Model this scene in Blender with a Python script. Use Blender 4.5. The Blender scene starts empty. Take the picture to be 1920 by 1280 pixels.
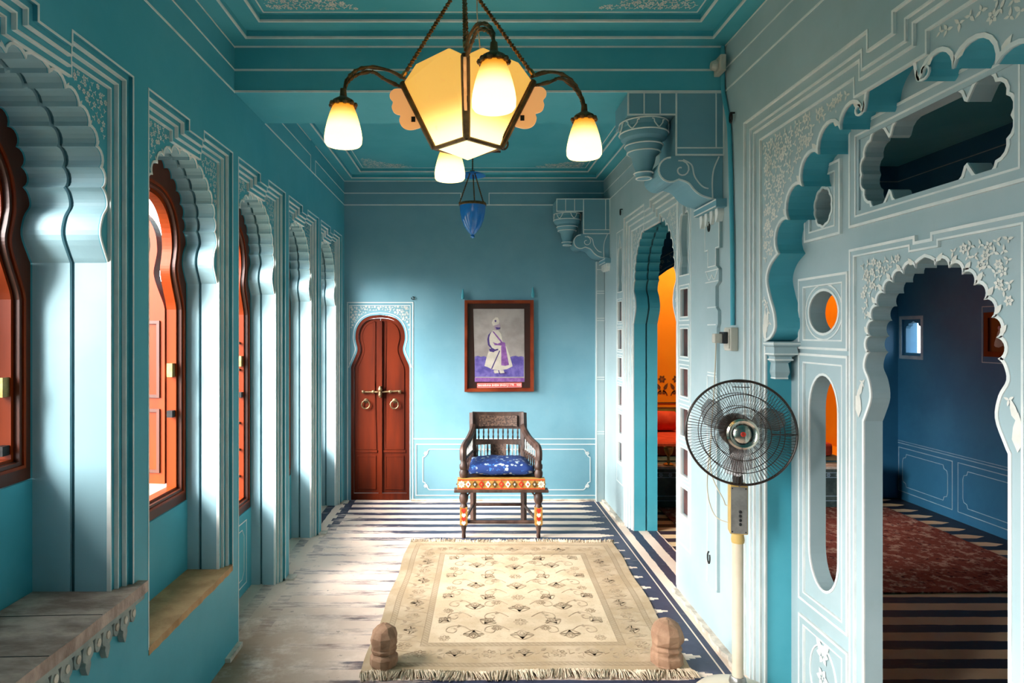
import bpy, bmesh, math, random
from mathutils import Vector, Matrix
from mathutils.geometry import tessellate_polygon

random.seed(7)
scene = bpy.context.scene
COL = scene.collection
PI = math.pi

# ------------------------------------------------------------------ camera
cam_d = bpy.data.cameras.new('camera')
cam = bpy.data.objects.new('camera', cam_d)
COL.objects.link(cam)
cam.location = (0, 0, 1.5)
cam.rotation_euler = (PI / 2, 0, 0)
cam_d.sensor_width = 36
cam_d.lens = 1200 / 1920 * 36
cam_d.shift_x = (960 - 877) / 1920
cam_d.shift_y = -(640 - 622) / 1920
cam_d.clip_start = 0.02
scene.camera = cam

# ------------------------------------------------------------------ world, sun, exposure
world = bpy.data.worlds.new('sky')
scene.world = world
world.use_nodes = True
bg = world.node_tree.nodes['Background']
bg.inputs[0].default_value = (0.88, 0.95, 1.0, 1)
bg.inputs[1].default_value = 9.5

sun_d = bpy.data.lights.new('sun', 'SUN')
sun_d.energy = 36.0
sun_d.angle = math.radians(48)
sun_d.color = (1.0, 0.97, 0.93)
sun = bpy.data.objects.new('sun', sun_d)
COL.objects.link(sun)
sun.rotation_euler = Vector((0.79, 0.44, -0.46)).to_track_quat('-Z', 'Y').to_euler()

vs = scene.view_settings
vs.view_transform = 'Standard'
vs.look = 'None'
vs.gamma = 1
vs.use_curve_mapping = False
vs.exposure = -0.15
try:
    scene.cycles.max_bounces = 12
    scene.cycles.diffuse_bounces = 8
    scene.cycles.sample_clamp_indirect = 8
except Exception:
    pass


def portal(loc, direction, w, h):
    """sampling aid in a window opening: sends the sky's own light through it, adds none"""
    d = bpy.data.lights.new('window_portal', 'AREA')
    d.shape = 'RECTANGLE'
    d.size = w
    d.size_y = h
    d.cycles.is_portal = True
    o = bpy.data.objects.new('window_portal', d)
    COL.objects.link(o)
    o.location = loc
    o.rotation_euler = Vector(direction).to_track_quat('-Z', 'Y').to_euler()


# ------------------------------------------------------------------ materials
class NT:
    def __init__(self, name):
        self.m = bpy.data.materials.new(name)
        self.m.use_nodes = True
        self.t = self.m.node_tree
        self.bsdf = self.t.nodes['Principled BSDF']

    def node(self, kind, **kw):
        n = self.t.nodes.new(kind)
        for k, v in kw.items():
            setattr(n, k, v)
        return n

    def put(self, sock, v):
        if hasattr(v, 'links'):
            self.t.links.new(v, sock)
        elif isinstance(v, (tuple, list)):
            sock.default_value = (*v, 1) if len(v) == 3 and len(sock.default_value) == 4 else v
        else:
            sock.default_value = v

    def mth(self, op, a, b=None, c=None):
        n = self.node('ShaderNodeMath', operation=op)
        for i, v in enumerate((a, b, c)):
            if v is not None:
                self.put(n.inputs[i], v)
        return n.outputs[0]

    def mix(self, f, a, b):
        n = self.node('ShaderNodeMix', data_type='RGBA')
        self.put(n.inputs[0], f)
        self.put(n.inputs[6], a)
        self.put(n.inputs[7], b)
        return n.outputs[2]

    def smooth(self, x, lo, hi):
        n = self.node('ShaderNodeMapRange', interpolation_type='SMOOTHSTEP')
        self.put(n.inputs[0], x)
        n.inputs[1].default_value = lo
        n.inputs[2].default_value = hi
        return n.outputs[0]

    def pos(self):
        g = self.node('ShaderNodeNewGeometry')
        s = self.node('ShaderNodeSeparateXYZ')
        self.t.links.new(g.outputs['Position'], s.inputs[0])
        return g.outputs['Position'], s.outputs[0], s.outputs[1], s.outputs[2]

    def noise(self, vec, scale, detail=4, rough=0.55, stretch=None):
        if stretch:
            mp = self.node('ShaderNodeMapping')
            self.put(mp.inputs[0], vec)
            mp.inputs['Scale'].default_value = stretch
            vec = mp.outputs[0]
        n = self.node('ShaderNodeTexNoise')
        self.put(n.inputs['Vector'], vec)
        n.inputs['Scale'].default_value = scale
        n.inputs['Detail'].default_value = detail
        n.inputs['Roughness'].default_value = rough
        return n.outputs[0]

    def bump(self, h, strength=0.2, dist=0.01):
        b = self.node('ShaderNodeBump')
        self.put(b.inputs['Height'], h)
        b.inputs['Strength'].default_value = strength
        b.inputs['Distance'].default_value = dist
        self.t.links.new(b.outputs[0], self.bsdf.inputs['Normal'])

    def fin(self, col=None, rough=None, metal=None, emit=None, estr=None, spec=None, trans=None):
        I = self.bsdf.inputs
        if col is not None:
            self.put(I['Base Color'], col)
        if rough is not None:
            self.put(I['Roughness'], rough)
        if metal is not None:
            self.put(I['Metallic'], metal)
        if emit is not None:
            self.put(I['Emission Color'], emit)
        if estr is not None:
            self.put(I['Emission Strength'], estr)
        if spec is not None:
            self.put(I['Specular IOR Level'], spec)
        if trans is not None:
            self.put(I['Transmission Weight'], trans)
        return self.m


def noisy(name, a, b, scale=6, rough=0.6, bump=0.1, stretch=None, metal=0.0, spec=0.4, lo=0.35, hi=0.65, fine=60):
    n = NT(name)
    p, x, y, z = n.pos()
    f = n.smooth(n.noise(p, scale, 5, 0.6, stretch), lo, hi)
    if bump:
        n.bump(n.noise(p, fine, 3, 0.6, stretch), bump, 0.004)
    return n.fin(n.mix(f, a, b), rough, metal, spec=spec)


TEAL_A, TEAL_B = (0.055, 0.345, 0.430), (0.085, 0.395, 0.480)
M = {}


def paint(name, a, b, stain=(0.30, 0.36, 0.33), amt=0.25, rough=0.55):
    n = NT(name)
    p, x, y, z = n.pos()
    f = n.smooth(n.noise(p, 1.7, 5, 0.6), 0.35, 0.65)
    c = n.mix(f, a, b)
    st = n.smooth(n.noise(p, 4.5, 6, 0.7), 0.60, 0.80)
    c = n.mix(n.mth('MULTIPLY', st, amt), c, stain)
    n.bump(n.noise(p, 28, 5, 0.6), 0.10, 0.006)
    return n.fin(c, rough, spec=0.35)


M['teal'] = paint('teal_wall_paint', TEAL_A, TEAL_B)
M['pale'] = paint('window_lit_teal_paint', (0.27, 0.445, 0.50), (0.33, 0.50, 0.55))  # wall teal made paler for the jambs: window light put into the colour
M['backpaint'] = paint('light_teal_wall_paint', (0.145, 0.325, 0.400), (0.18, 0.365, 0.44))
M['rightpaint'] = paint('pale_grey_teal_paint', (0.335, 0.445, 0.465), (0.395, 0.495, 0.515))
M['ceil'] = paint('teal_ceiling_paint', (0.06, 0.38, 0.46), (0.09, 0.43, 0.51))
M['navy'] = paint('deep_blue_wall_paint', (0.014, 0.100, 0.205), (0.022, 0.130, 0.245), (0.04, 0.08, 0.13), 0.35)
M['white'] = noisy('white_line_paint', (0.66, 0.70, 0.68), (0.80, 0.80, 0.76), 9, 0.6, 0.05)
M['cream'] = noisy('cream_petal_paint', (0.66, 0.64, 0.57), (0.78, 0.75, 0.68), 12, 0.6, 0.0)
M['paleblue'] = noisy('pale_line_paint', (0.20, 0.30, 0.38), (0.28, 0.38, 0.45), 9, 0.6, 0.0)
M['orangewood'] = noisy('varnished_orange_wood', (0.15, 0.017, 0.0008), (0.24, 0.030, 0.0015), 5, 0.42, 0.05, (1, 1, 0.12), spec=0.18)
M['brownwood'] = noisy('dark_brown_wood', (0.045, 0.009, 0.003), (0.09, 0.018, 0.005), 5, 0.45, 0.05, (1, 1, 0.12))
M['doorwood'] = noisy('red_brown_door_wood', (0.055, 0.006, 0.001), (0.125, 0.014, 0.0018), 4, 0.45, 0.08, (1.6, 1.6, 0.16), spec=0.2)
M['chairwood'] = noisy('aged_dark_chair_wood', (0.032, 0.015, 0.010), (0.085, 0.045, 0.032), 14, 0.5, 0.25, (1, 1, 0.5))
M['carved'] = noisy('carved_dark_wood', (0.03, 0.016, 0.012), (0.16, 0.09, 0.06), 70, 0.55, 0.9, fine=90)
M['brass'] = noisy('aged_brass', (0.30, 0.19, 0.07), (0.50, 0.34, 0.13), 20, 0.35, 0.1, metal=0.9)
M['bronze'] = noisy('dark_bronze', (0.10, 0.055, 0.022), (0.19, 0.105, 0.04), 30, 0.45, 0.2, metal=0.6)
M['oldbrass'] = noisy('tarnished_brass', (0.07, 0.045, 0.022), (0.20, 0.13, 0.06), 40, 0.45, 0.2, metal=0.5)
M['iron'] = noisy('black_iron', (0.012, 0.012, 0.013), (0.03, 0.027, 0.025), 20, 0.5, 0.1, metal=0.4)
M['darkjoint'] = noisy('dark_joint_paint', (0.05, 0.14, 0.17), (0.07, 0.18, 0.21), 8, 0.7, 0.0)
M['sandstone'] = noisy('carved_sandstone', (0.25, 0.135, 0.078), (0.37, 0.215, 0.13), 12, 0.85, 0.5, fine=110)
M['sill'] = noisy('worn_ochre_sill_stone', (0.36, 0.20, 0.085), (0.54, 0.32, 0.15), 7, 0.8, 0.4)
M['ledge'] = noisy('grey_weathered_stone', (0.22, 0.145, 0.115), (0.62, 0.46, 0.38), 5, 0.85, 0.7, (1, 2.2, 1), lo=0.3, hi=0.7)
M['carvedpaint'] = noisy('grey_green_carved_stone', (0.22, 0.27, 0.26), (0.36, 0.38, 0.34), 14, 0.8, 0.4)
M['rubble'] = noisy('crumbling_plaster_skirting', (0.42, 0.35, 0.28), (0.70, 0.62, 0.52), 14, 0.9, 0.8, fine=40)
M['pane'] = noisy('dark_red_niche_glass', (0.035, 0.022, 0.024), (0.11, 0.045, 0.04), 9, 0.45, 0.0, spec=0.15)
M['blueglass'] = NT('cobalt_lamp_glass').fin((0.02, 0.20, 0.62), 0.10, spec=0.7)
M['rugside'] = noisy('rug_fringe_wool', (0.40, 0.30, 0.20), (0.62, 0.50, 0.36), 30, 0.95, 0.3)
M['motif'] = noisy('rug_motif_thread', (0.27, 0.185, 0.11), (0.42, 0.31, 0.20), 16, 0.95, 0.0)
M['cushion_flower'] = noisy('cushion_print_cream', (0.50, 0.52, 0.50), (0.70, 0.68, 0.60), 20, 0.9, 0.0)
M['red'] = noisy('red_inlay_glass', (0.38, 0.02, 0.01), (0.55, 0.04, 0.02), 20, 0.25, 0.0)
M['gold'] = noisy('gold_ochre_inlay', (0.28, 0.13, 0.022), (0.42, 0.22, 0.05), 24, 0.4, 0.2)
M['mirror_inlay'] = noisy('pale_mirror_inlay', (0.50, 0.52, 0.42), (0.68, 0.66, 0.54), 24, 0.2, 0.0)
M['orange'] = paint('saffron_wall_paint', (0.84, 0.27, 0.005), (0.88, 0.33, 0.008), (0.80, 0.22, 0.008), 0.3)
M['olive'] = noisy('olive_dado_paint', (0.16, 0.16, 0.03), (0.26, 0.25, 0.05), 5, 0.7, 0.0)
M['motifdark'] = noisy('brown_painted_scroll', (0.09, 0.035, 0.012), (0.15, 0.06, 0.02), 12, 0.7, 0.0)
M['redcloth'] = noisy('vermilion_cloth', (0.55, 0.045, 0.014), (0.68, 0.075, 0.025), 9, 0.85, 0.3)
M['plinthpaint'] = noisy('dark_green_plinth_paint', (0.035, 0.06, 0.06), (0.09, 0.13, 0.12), 9, 0.7, 0.2)
M['plastic'] = noisy('cream_enamel', (0.62, 0.52, 0.38), (0.70, 0.60, 0.46), 5, 0.35, 0.0)
M['yellowbox'] = noisy('yellowed_plastic', (0.52, 0.33, 0.09), (0.60, 0.40, 0.13), 6, 0.5, 0.0)
M['greyplate'] = noisy('brushed_grey_plate', (0.26, 0.25, 0.23), (0.38, 0.36, 0.33), 16, 0.35, 0.0, metal=0.7)
M['wire'] = NT('dark_brown_fan_wire').fin((0.035, 0.022, 0.016), 0.35, 0.3)
M['blade'] = NT('smoke_fan_blade').fin((0.13, 0.09, 0.075), 0.25, 0.0)
M['blade'].node_tree.nodes['Principled BSDF'].inputs['Alpha'].default_value = 0.42
M['chrome'] = NT('champagne_chrome').fin((0.62, 0.56, 0.46), 0.18, 1.0)
M['canvas'] = noisy('faded_print_paper', (0.25, 0.215, 0.20), (0.35, 0.305, 0.28), 5, 0.5, 0.0)
M['purple'] = noisy('purple_printed_ground', (0.075, 0.055, 0.24), (0.16, 0.12, 0.36), 18, 0.5, 0.0)
M['violet'] = noisy('violet_sash_print', (0.16, 0.055, 0.22), (0.26, 0.11, 0.32), 26, 0.5, 0.0)
M['indigo'] = NT('indigo_print_line').fin((0.05, 0.025, 0.14), 0.5)
M['robe'] = noisy('cream_robe_print', (0.46, 0.41, 0.34), (0.56, 0.50, 0.42), 14, 0.5, 0.0)
M['skinprint'] = NT('mauve_face_print').fin((0.30, 0.21, 0.27), 0.5)
M['mount'] = NT('dark_brown_mount').fin((0.035, 0.012, 0.008), 0.35)
M['frame'] = noisy('glossy_red_brown_frame', (0.15, 0.022, 0.008), (0.24, 0.045, 0.014), 4, 0.22, 0.0)
M['redlabel'] = NT('red_caption_strip').fin((0.62, 0.045, 0.028), 0.5)
M['letter'] = NT('pale_caption_letters').fin((0.85, 0.72, 0.66), 0.5)
M['black'] = NT('black_plastic').fin((0.012, 0.012, 0.012), 0.4)
M['switch'] = noisy('aged_white_plastic', (0.52, 0.48, 0.40), (0.62, 0.58, 0.50), 10, 0.4, 0.0)
M['cord'] = NT('beige_cable').fin((0.50, 0.42, 0.30), 0.5)
M['outside'] = noisy('dusty_courtyard_ground', (0.10, 0.10, 0.06), (0.15, 0.13, 0.09), 0.4, 0.9, 0.0)


def cushion_mat():
    n = NT('blue_floral_cushion_cloth')
    p, x, y, z = n.pos()
    v = n.node('ShaderNodeTexVoronoi')
    n.put(v.inputs['Vector'], p)
    v.inputs['Scale'].default_value = 26
    f = n.smooth(n.mth('ADD', v.outputs[0], n.mth('MULTIPLY', n.noise(p, 60, 3), 0.4)), 0.46, 0.58)
    big = n.smooth(n.noise(p, 13, 2), 0.44, 0.50)
    c = n.mix(n.mth('MULTIPLY', n.mth('SUBTRACT', 1.0, f), big), (0.005, 0.030, 0.155), (0.36, 0.43, 0.47))
    c = n.mix(n.smooth(n.noise(p, 34, 2), 0.62, 0.68), c, (0.03, 0.16, 0.50))
    n.bump(n.noise(p, 9, 3), 0.4, 0.02)
    return n.fin(c, 0.8)


M['cushion'] = cushion_mat()


def floor_mat():
    n = NT('striped_painted_floor')
    p, x, y, z = n.pos()
    per = 0.1597
    wob = n.mth('MULTIPLY', n.mth('SUBTRACT', n.noise(p, 9, 4, 0.6, (0.7, 1, 1)), 0.5), 0.022)
    fy = n.mth('FRACT', n.mth('DIVIDE', n.mth('ADD', n.mth('SUBTRACT', y, 2.961 - per * 40.5), wob), per))
    dist = n.mth('ABSOLUTE', n.mth('SUBTRACT', fy, 0.5))
    bar = n.mth('SUBTRACT', 1.0, n.smooth(dist, 0.255, 0.285))
    # stepped points where each pale bar ends at the right border
    stp = n.mth('MULTIPLY', n.mth('FLOOR', n.mth('MULTIPLY', dist, 16)), 0.030)
    lim = n.mth('SUBTRACT', n.mth('ADD', 1.075, n.mth('MULTIPLY', wob, 1.5)), stp)
    inside = n.mth('LESS_THAN', x, lim)
    pale = n.mth('MULTIPLY', bar, inside)
    # right border: thin pale line in the dark band
    ln = n.mth('LESS_THAN', n.mth('ABSOLUTE', n.mth('SUBTRACT', x, 1.125)), 0.004)
    pale = n.mth('MAXIMUM', pale, ln)
    # the strips in the openings run the other way
    fx = n.mth('FRACT', n.mth('DIVIDE', n.mth('ADD', x, n.mth('ADD', wob, 8.03)), 0.135))
    bx = n.mth('LESS_THAN', fx, 0.52)
    side = n.mth('MAXIMUM', n.mth('GREATER_THAN', x, 1.16), n.mth('LESS_THAN', x, -1.085))
    pale = n.mth('ADD', n.mth('MULTIPLY', pale, n.mth('SUBTRACT', 1.0, side)), n.mth('MULTIPLY', bx, side))
    lb = n.mth('MULTIPLY', n.mth('LESS_THAN', n.mth('ABSOLUTE', n.mth('ADD', x, n.mth('ADD', 1.03, wob))), 0.032), 1.0)
    pale = n.mth('MULTIPLY', pale, n.mth('SUBTRACT', 1.0, lb))
    # wear: scraped streaks along the bars, worst in the left half
    streak = n.noise(p, 5.0, 7, 0.72, (0.8, 5.0, 1))
    blot = n.noise(p, 1.6, 4, 0.6)
    leftish = n.mth('SUBTRACT', 1.0, n.smooth(x, -0.95, 0.30))
    nearish = n.mth('SUBTRACT', 1.0, n.smooth(y, 4.35, 5.25))
    w = n.mth('ADD', n.mth('MULTIPLY', leftish, n.mth('ADD', 0.14, n.mth('MULTIPLY', nearish, 0.46))),
              n.mth('ADD', n.mth('MULTIPLY', n.mth('SUBTRACT', streak, 0.5), 1.7), n.mth('MULTIPLY', n.mth('SUBTRACT', blot, 0.5), 0.9)))
    wear = n.smooth(w, 0.16, 0.46)
    dark = n.mix(n.noise(p, 14, 4), (0.018, 0.022, 0.045), (0.055, 0.060, 0.105))
    worn = n.mix(n.smooth(n.noise(p, 8, 7, 0.75, (0.7, 3.5, 1)), 0.36, 0.60), (0.36, 0.255, 0.235), (0.86, 0.68, 0.56))
    cream = n.mix(n.noise(p, 6, 5, 0.65), (0.74, 0.54, 0.42), (0.88, 0.71, 0.58))
    c = n.mix(pale, n.mix(wear, dark, worn), cream)
    bare = n.smooth(n.mth('ADD', n.mth('MULTIPLY', n.mth('MULTIPLY', leftish, nearish), 0.55), n.mth('MULTIPLY', n.mth('SUBTRACT', n.noise(p, 2.6, 6, 0.7, (0.7, 1.6, 1)), 0.5), 1.6)), 0.46, 0.74)
    bare = n.mth('MULTIPLY', bare, n.mth('SUBTRACT', 1.0, n.mth('MULTIPLY', side, 0.8)))
    c = n.mix(bare, c, cream)
    # brown dirt towards the near left corner, with speckles
    dirt = n.mth('MULTIPLY', n.mth('SUBTRACT', 1.0, n.smooth(x, -1.15, -0.15)), n.mth('SUBTRACT', 1.0, n.smooth(y, 2.8, 4.1)))
    c = n.mix(n.mth('MULTIPLY', dirt, n.smooth(n.noise(p, 5, 6, 0.7), 0.22, 0.55)), c, (0.34, 0.19, 0.10))
    spk = n.mth('MULTIPLY', n.smooth(n.noise(p, 13, 6, 0.78), 0.62, 0.68), n.mth('ADD', 0.2, n.mth('MULTIPLY', leftish, 0.6)))
    c = n.mix(spk, c, (0.06, 0.045, 0.045))
    n.bump(n.noise(p, 30, 5), 0.10, 0.004)
    return n.fin(c, 0.48, spec=0.4)


M['floor'] = floor_mat()


def side_floor_mat():
    n = NT('striped_side_room_floor')
    p, x, y, z = n.pos()
    wob = n.mth('MULTIPLY', n.mth('SUBTRACT', n.noise(p, 7, 4), 0.5), 0.02)
    f = n.mth('FRACT', n.mth('DIVIDE', n.mth('ADD', y, n.mth('ADD', wob, 6.0)), 0.172))
    bar = n.mth('LESS_THAN', f, 0.52)
    lim = n.mth('LESS_THAN', x, n.mth('SUBTRACT', 3.80, n.mth('MULTIPLY', n.mth('ABSOLUTE', n.mth('SUBTRACT', f, 0.26)), 0.35)))
    bar = n.mth('MULTIPLY', bar, lim)
    wear = n.smooth(n.noise(p, 4, 6, 0.7, (0.8, 4, 1)), 0.55, 0.72)
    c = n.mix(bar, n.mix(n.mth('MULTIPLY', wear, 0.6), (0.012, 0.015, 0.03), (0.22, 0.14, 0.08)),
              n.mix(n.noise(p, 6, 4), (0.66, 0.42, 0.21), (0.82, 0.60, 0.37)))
    return n.fin(c, 0.5, spec=0.4)


M['sidefloor'] = side_floor_mat()


def side_carpet_mat():
    n = NT('faded_red_carpet_pile')
    p, x, y, z = n.pos()
    a = n.noise(p, 12, 6, 0.75)
    f = n.smooth(a, 0.50, 0.60)
    c = n.mix(f, (0.24, 0.065, 0.045), (0.50, 0.30, 0.22))
    c = n.mix(n.smooth(n.noise(p, 30, 3), 0.58, 0.66), c, (0.08, 0.02, 0.02))
    return n.fin(c, 0.95, spec=0.1)


M['sidecarpet'] = side_carpet_mat()


def rug_mat():
    n = NT('cream_woven_rug_pile')
    uv = n.node('ShaderNodeUVMap')
    s = n.node('ShaderNodeSeparateXYZ')
    n.t.links.new(uv.outputs[0], s.inputs[0])
    p, x, y, z = n.pos()
    W, L = 1.43, 1.74
    u = n.mth('MULTIPLY', s.outputs[0], W)
    v = n.mth('MULTIPLY', s.outputs[1], L)
    d = n.mth('MINIMUM', n.mth('MINIMUM', u, n.mth('SUBTRACT', W, u)), n.mth('MINIMUM', v, n.mth('SUBTRACT', L, v)))
    fld = n.mth('GREATER_THAN', d, 0.262)
    c1 = n.mix(n.smooth(n.noise(p, 5, 5, 0.65), 0.35, 0.65), (0.40, 0.285, 0.17), (0.50, 0.375, 0.25))
    c2 = n.mix(n.smooth(n.noise(p, 5, 5, 0.65), 0.35, 0.65), (0.53, 0.39, 0.25), (0.63, 0.485, 0.33))
    c = n.mix(fld, c1, c2)
    # guard stripes with a small tooth pattern
    tooth = n.mth('GREATER_THAN', n.mth('SINE', n.mth('MULTIPLY', n.mth('ADD', u, v), 260)), -0.1)
    for lo, hi in ((0.052, 0.076), (0.236, 0.262)):
        band = n.mth('MULTIPLY', n.mth('GREATER_THAN', d, lo), n.mth('LESS_THAN', d, hi))
        c = n.mix(n.mth('MULTIPLY', band, n.mth('ADD', 0.18, n.mth('MULTIPLY', tooth, 0.50))), c, (0.30, 0.22, 0.14))
    for e in (0.050, 0.078, 0.234, 0.264):
        c = n.mix(n.mth('MULTIPLY', n.mth('LESS_THAN', n.mth('ABSOLUTE', n.mth('SUBTRACT', d, e)), 0.0025), 0.75), c, (0.27, 0.19, 0.12))
    fine = n.smooth(n.noise(p, 42, 4, 0.7), 0.56, 0.64)
    c = n.mix(n.mth('MULTIPLY', fine, 0.35), c, (0.40, 0.29, 0.18))
    n.bump(n.noise(p, 160, 2), 0.4, 0.004)
    return n.fin(c, 0.95, spec=0.1)


M['rug'] = rug_mat()


def glow_glass(name, z0, z1, top, bot, s0, s1):
    """lit frosted glass: the bulb sits low in it, so it is brightest at the bottom"""
    n = NT(name)
    p, x, y, z = n.pos()
    f = n.smooth(z, z0, z1)
    return n.fin(n.mix(f, bot, top), 0.35, emit=n.mix(f, bot, top), estr=n.mth('ADD', s0, n.mth('MULTIPLY', n.mth('SUBTRACT', 1.0, f), s1)))


M['shade'] = glow_glass('lit_amber_tulip_glass', 2.165, 2.258, (1.0, 0.36, 0.01), (1.0, 0.74, 0.30), 0.75, 2.6)


def lantern_glass():
    n = NT('lit_honey_alabaster_glass')
    p, x, y, z = n.pos()
    f = n.smooth(z, 2.14, 2.27)
    vein = n.smooth(n.noise(p, 16, 5, 0.7), 0.60, 0.68)
    c = n.mix(f, (1.0, 0.76, 0.30), (1.0, 0.47, 0.045))
    c = n.mix(n.mth('MULTIPLY', vein, 0.35), c, (0.75, 0.33, 0.05))
    return n.fin((0.75, 0.55, 0.25), 0.35, emit=c, estr=n.mth('ADD', 0.78, n.mth('MULTIPLY', n.mth('SUBTRACT', 1.0, f), 2.2)))


M['lantern'] = lantern_glass()
M['fin'] = NT('lit_peach_alabaster').fin((0.80, 0.42, 0.20), 0.4, emit=(1.0, 0.42, 0.12), estr=0.55)


# ------------------------------------------------------------------ mesh helpers
class Fr:
    """a flat working frame: s along, t up, n out of the surface"""
    def __init__(self, o, U, V, N):
        self.o, self.U, self.V, self.N = Vector(o), Vector(U), Vector(V), Vector(N)

    def P(self, s, t, n=0.0):
        return self.o + self.U * s + self.V * t + self.N * n


XL, XR, YB = -1.10, 1.21, 5.70
LW = Fr((XL, 0, 0), (0, 1, 0), (0, 0, 1), (1, 0, 0))
RW = Fr((XR, 0, 0), (0, 1, 0), (0, 0, 1), (-1, 0, 0))
IW = Fr((1.345, 0, 0), (0, 1, 0), (0, 0, 1), (-1, 0, 0))
BW = Fr((0, YB, 0), (1, 0, 0), (0, 0, 1), (0, -1, 0))
SW = Fr((3.90, .09, 0), (0, 1, 0), (0, 0, 1), (-1, 0, 0))


def area(p):
    return 0.5 * sum(p[i][0] * p[(i + 1) % len(p)][1] - p[(i + 1) % len(p)][0] * p[i][1] for i in range(len(p)))


def offset(pts, d, closed=True):
    """offset a 2-D polyline; d > 0 grows a closed polygon outwards"""
    n = len(pts)
    if closed and area(pts) < 0:
        d = -d
    out = []
    for i in range(n):
        p = Vector(pts[i])
        a = Vector(pts[i - 1]) if (closed or i > 0) else None
        b = Vector(pts[(i + 1) % n]) if (closed or i < n - 1) else None
        def nrm(q, r):
            e = r - q
            if e.length < 1e-9:
                return Vector((0, 0))
            e.normalize()
            return Vector((e.y, -e.x))
        if a is None:
            m = nrm(p, b)
        elif b is None:
            m = nrm(a, p)
        else:
            n1, n2 = nrm(a, p), nrm(p, b)
            m = n1 + n2
            if m.length < 0.35:
                m = n1
            else:
                m.normalize()
                m = m / max(0.45, m.dot(n1))
        out.append((p.x + m.x * d, p.y + m.y * d))
    return out


def inpoly(x, y, poly):
    c = False
    j = len(poly) - 1
    for i in range(len(poly)):
        xi, yi = poly[i]
        xj, yj = poly[j]
        if (yi > y) != (yj > y) and x < (xj - xi) * (y - yi) / (yj - yi + 1e-12) + xi:
            c = not c
        j = i
    return c


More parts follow.
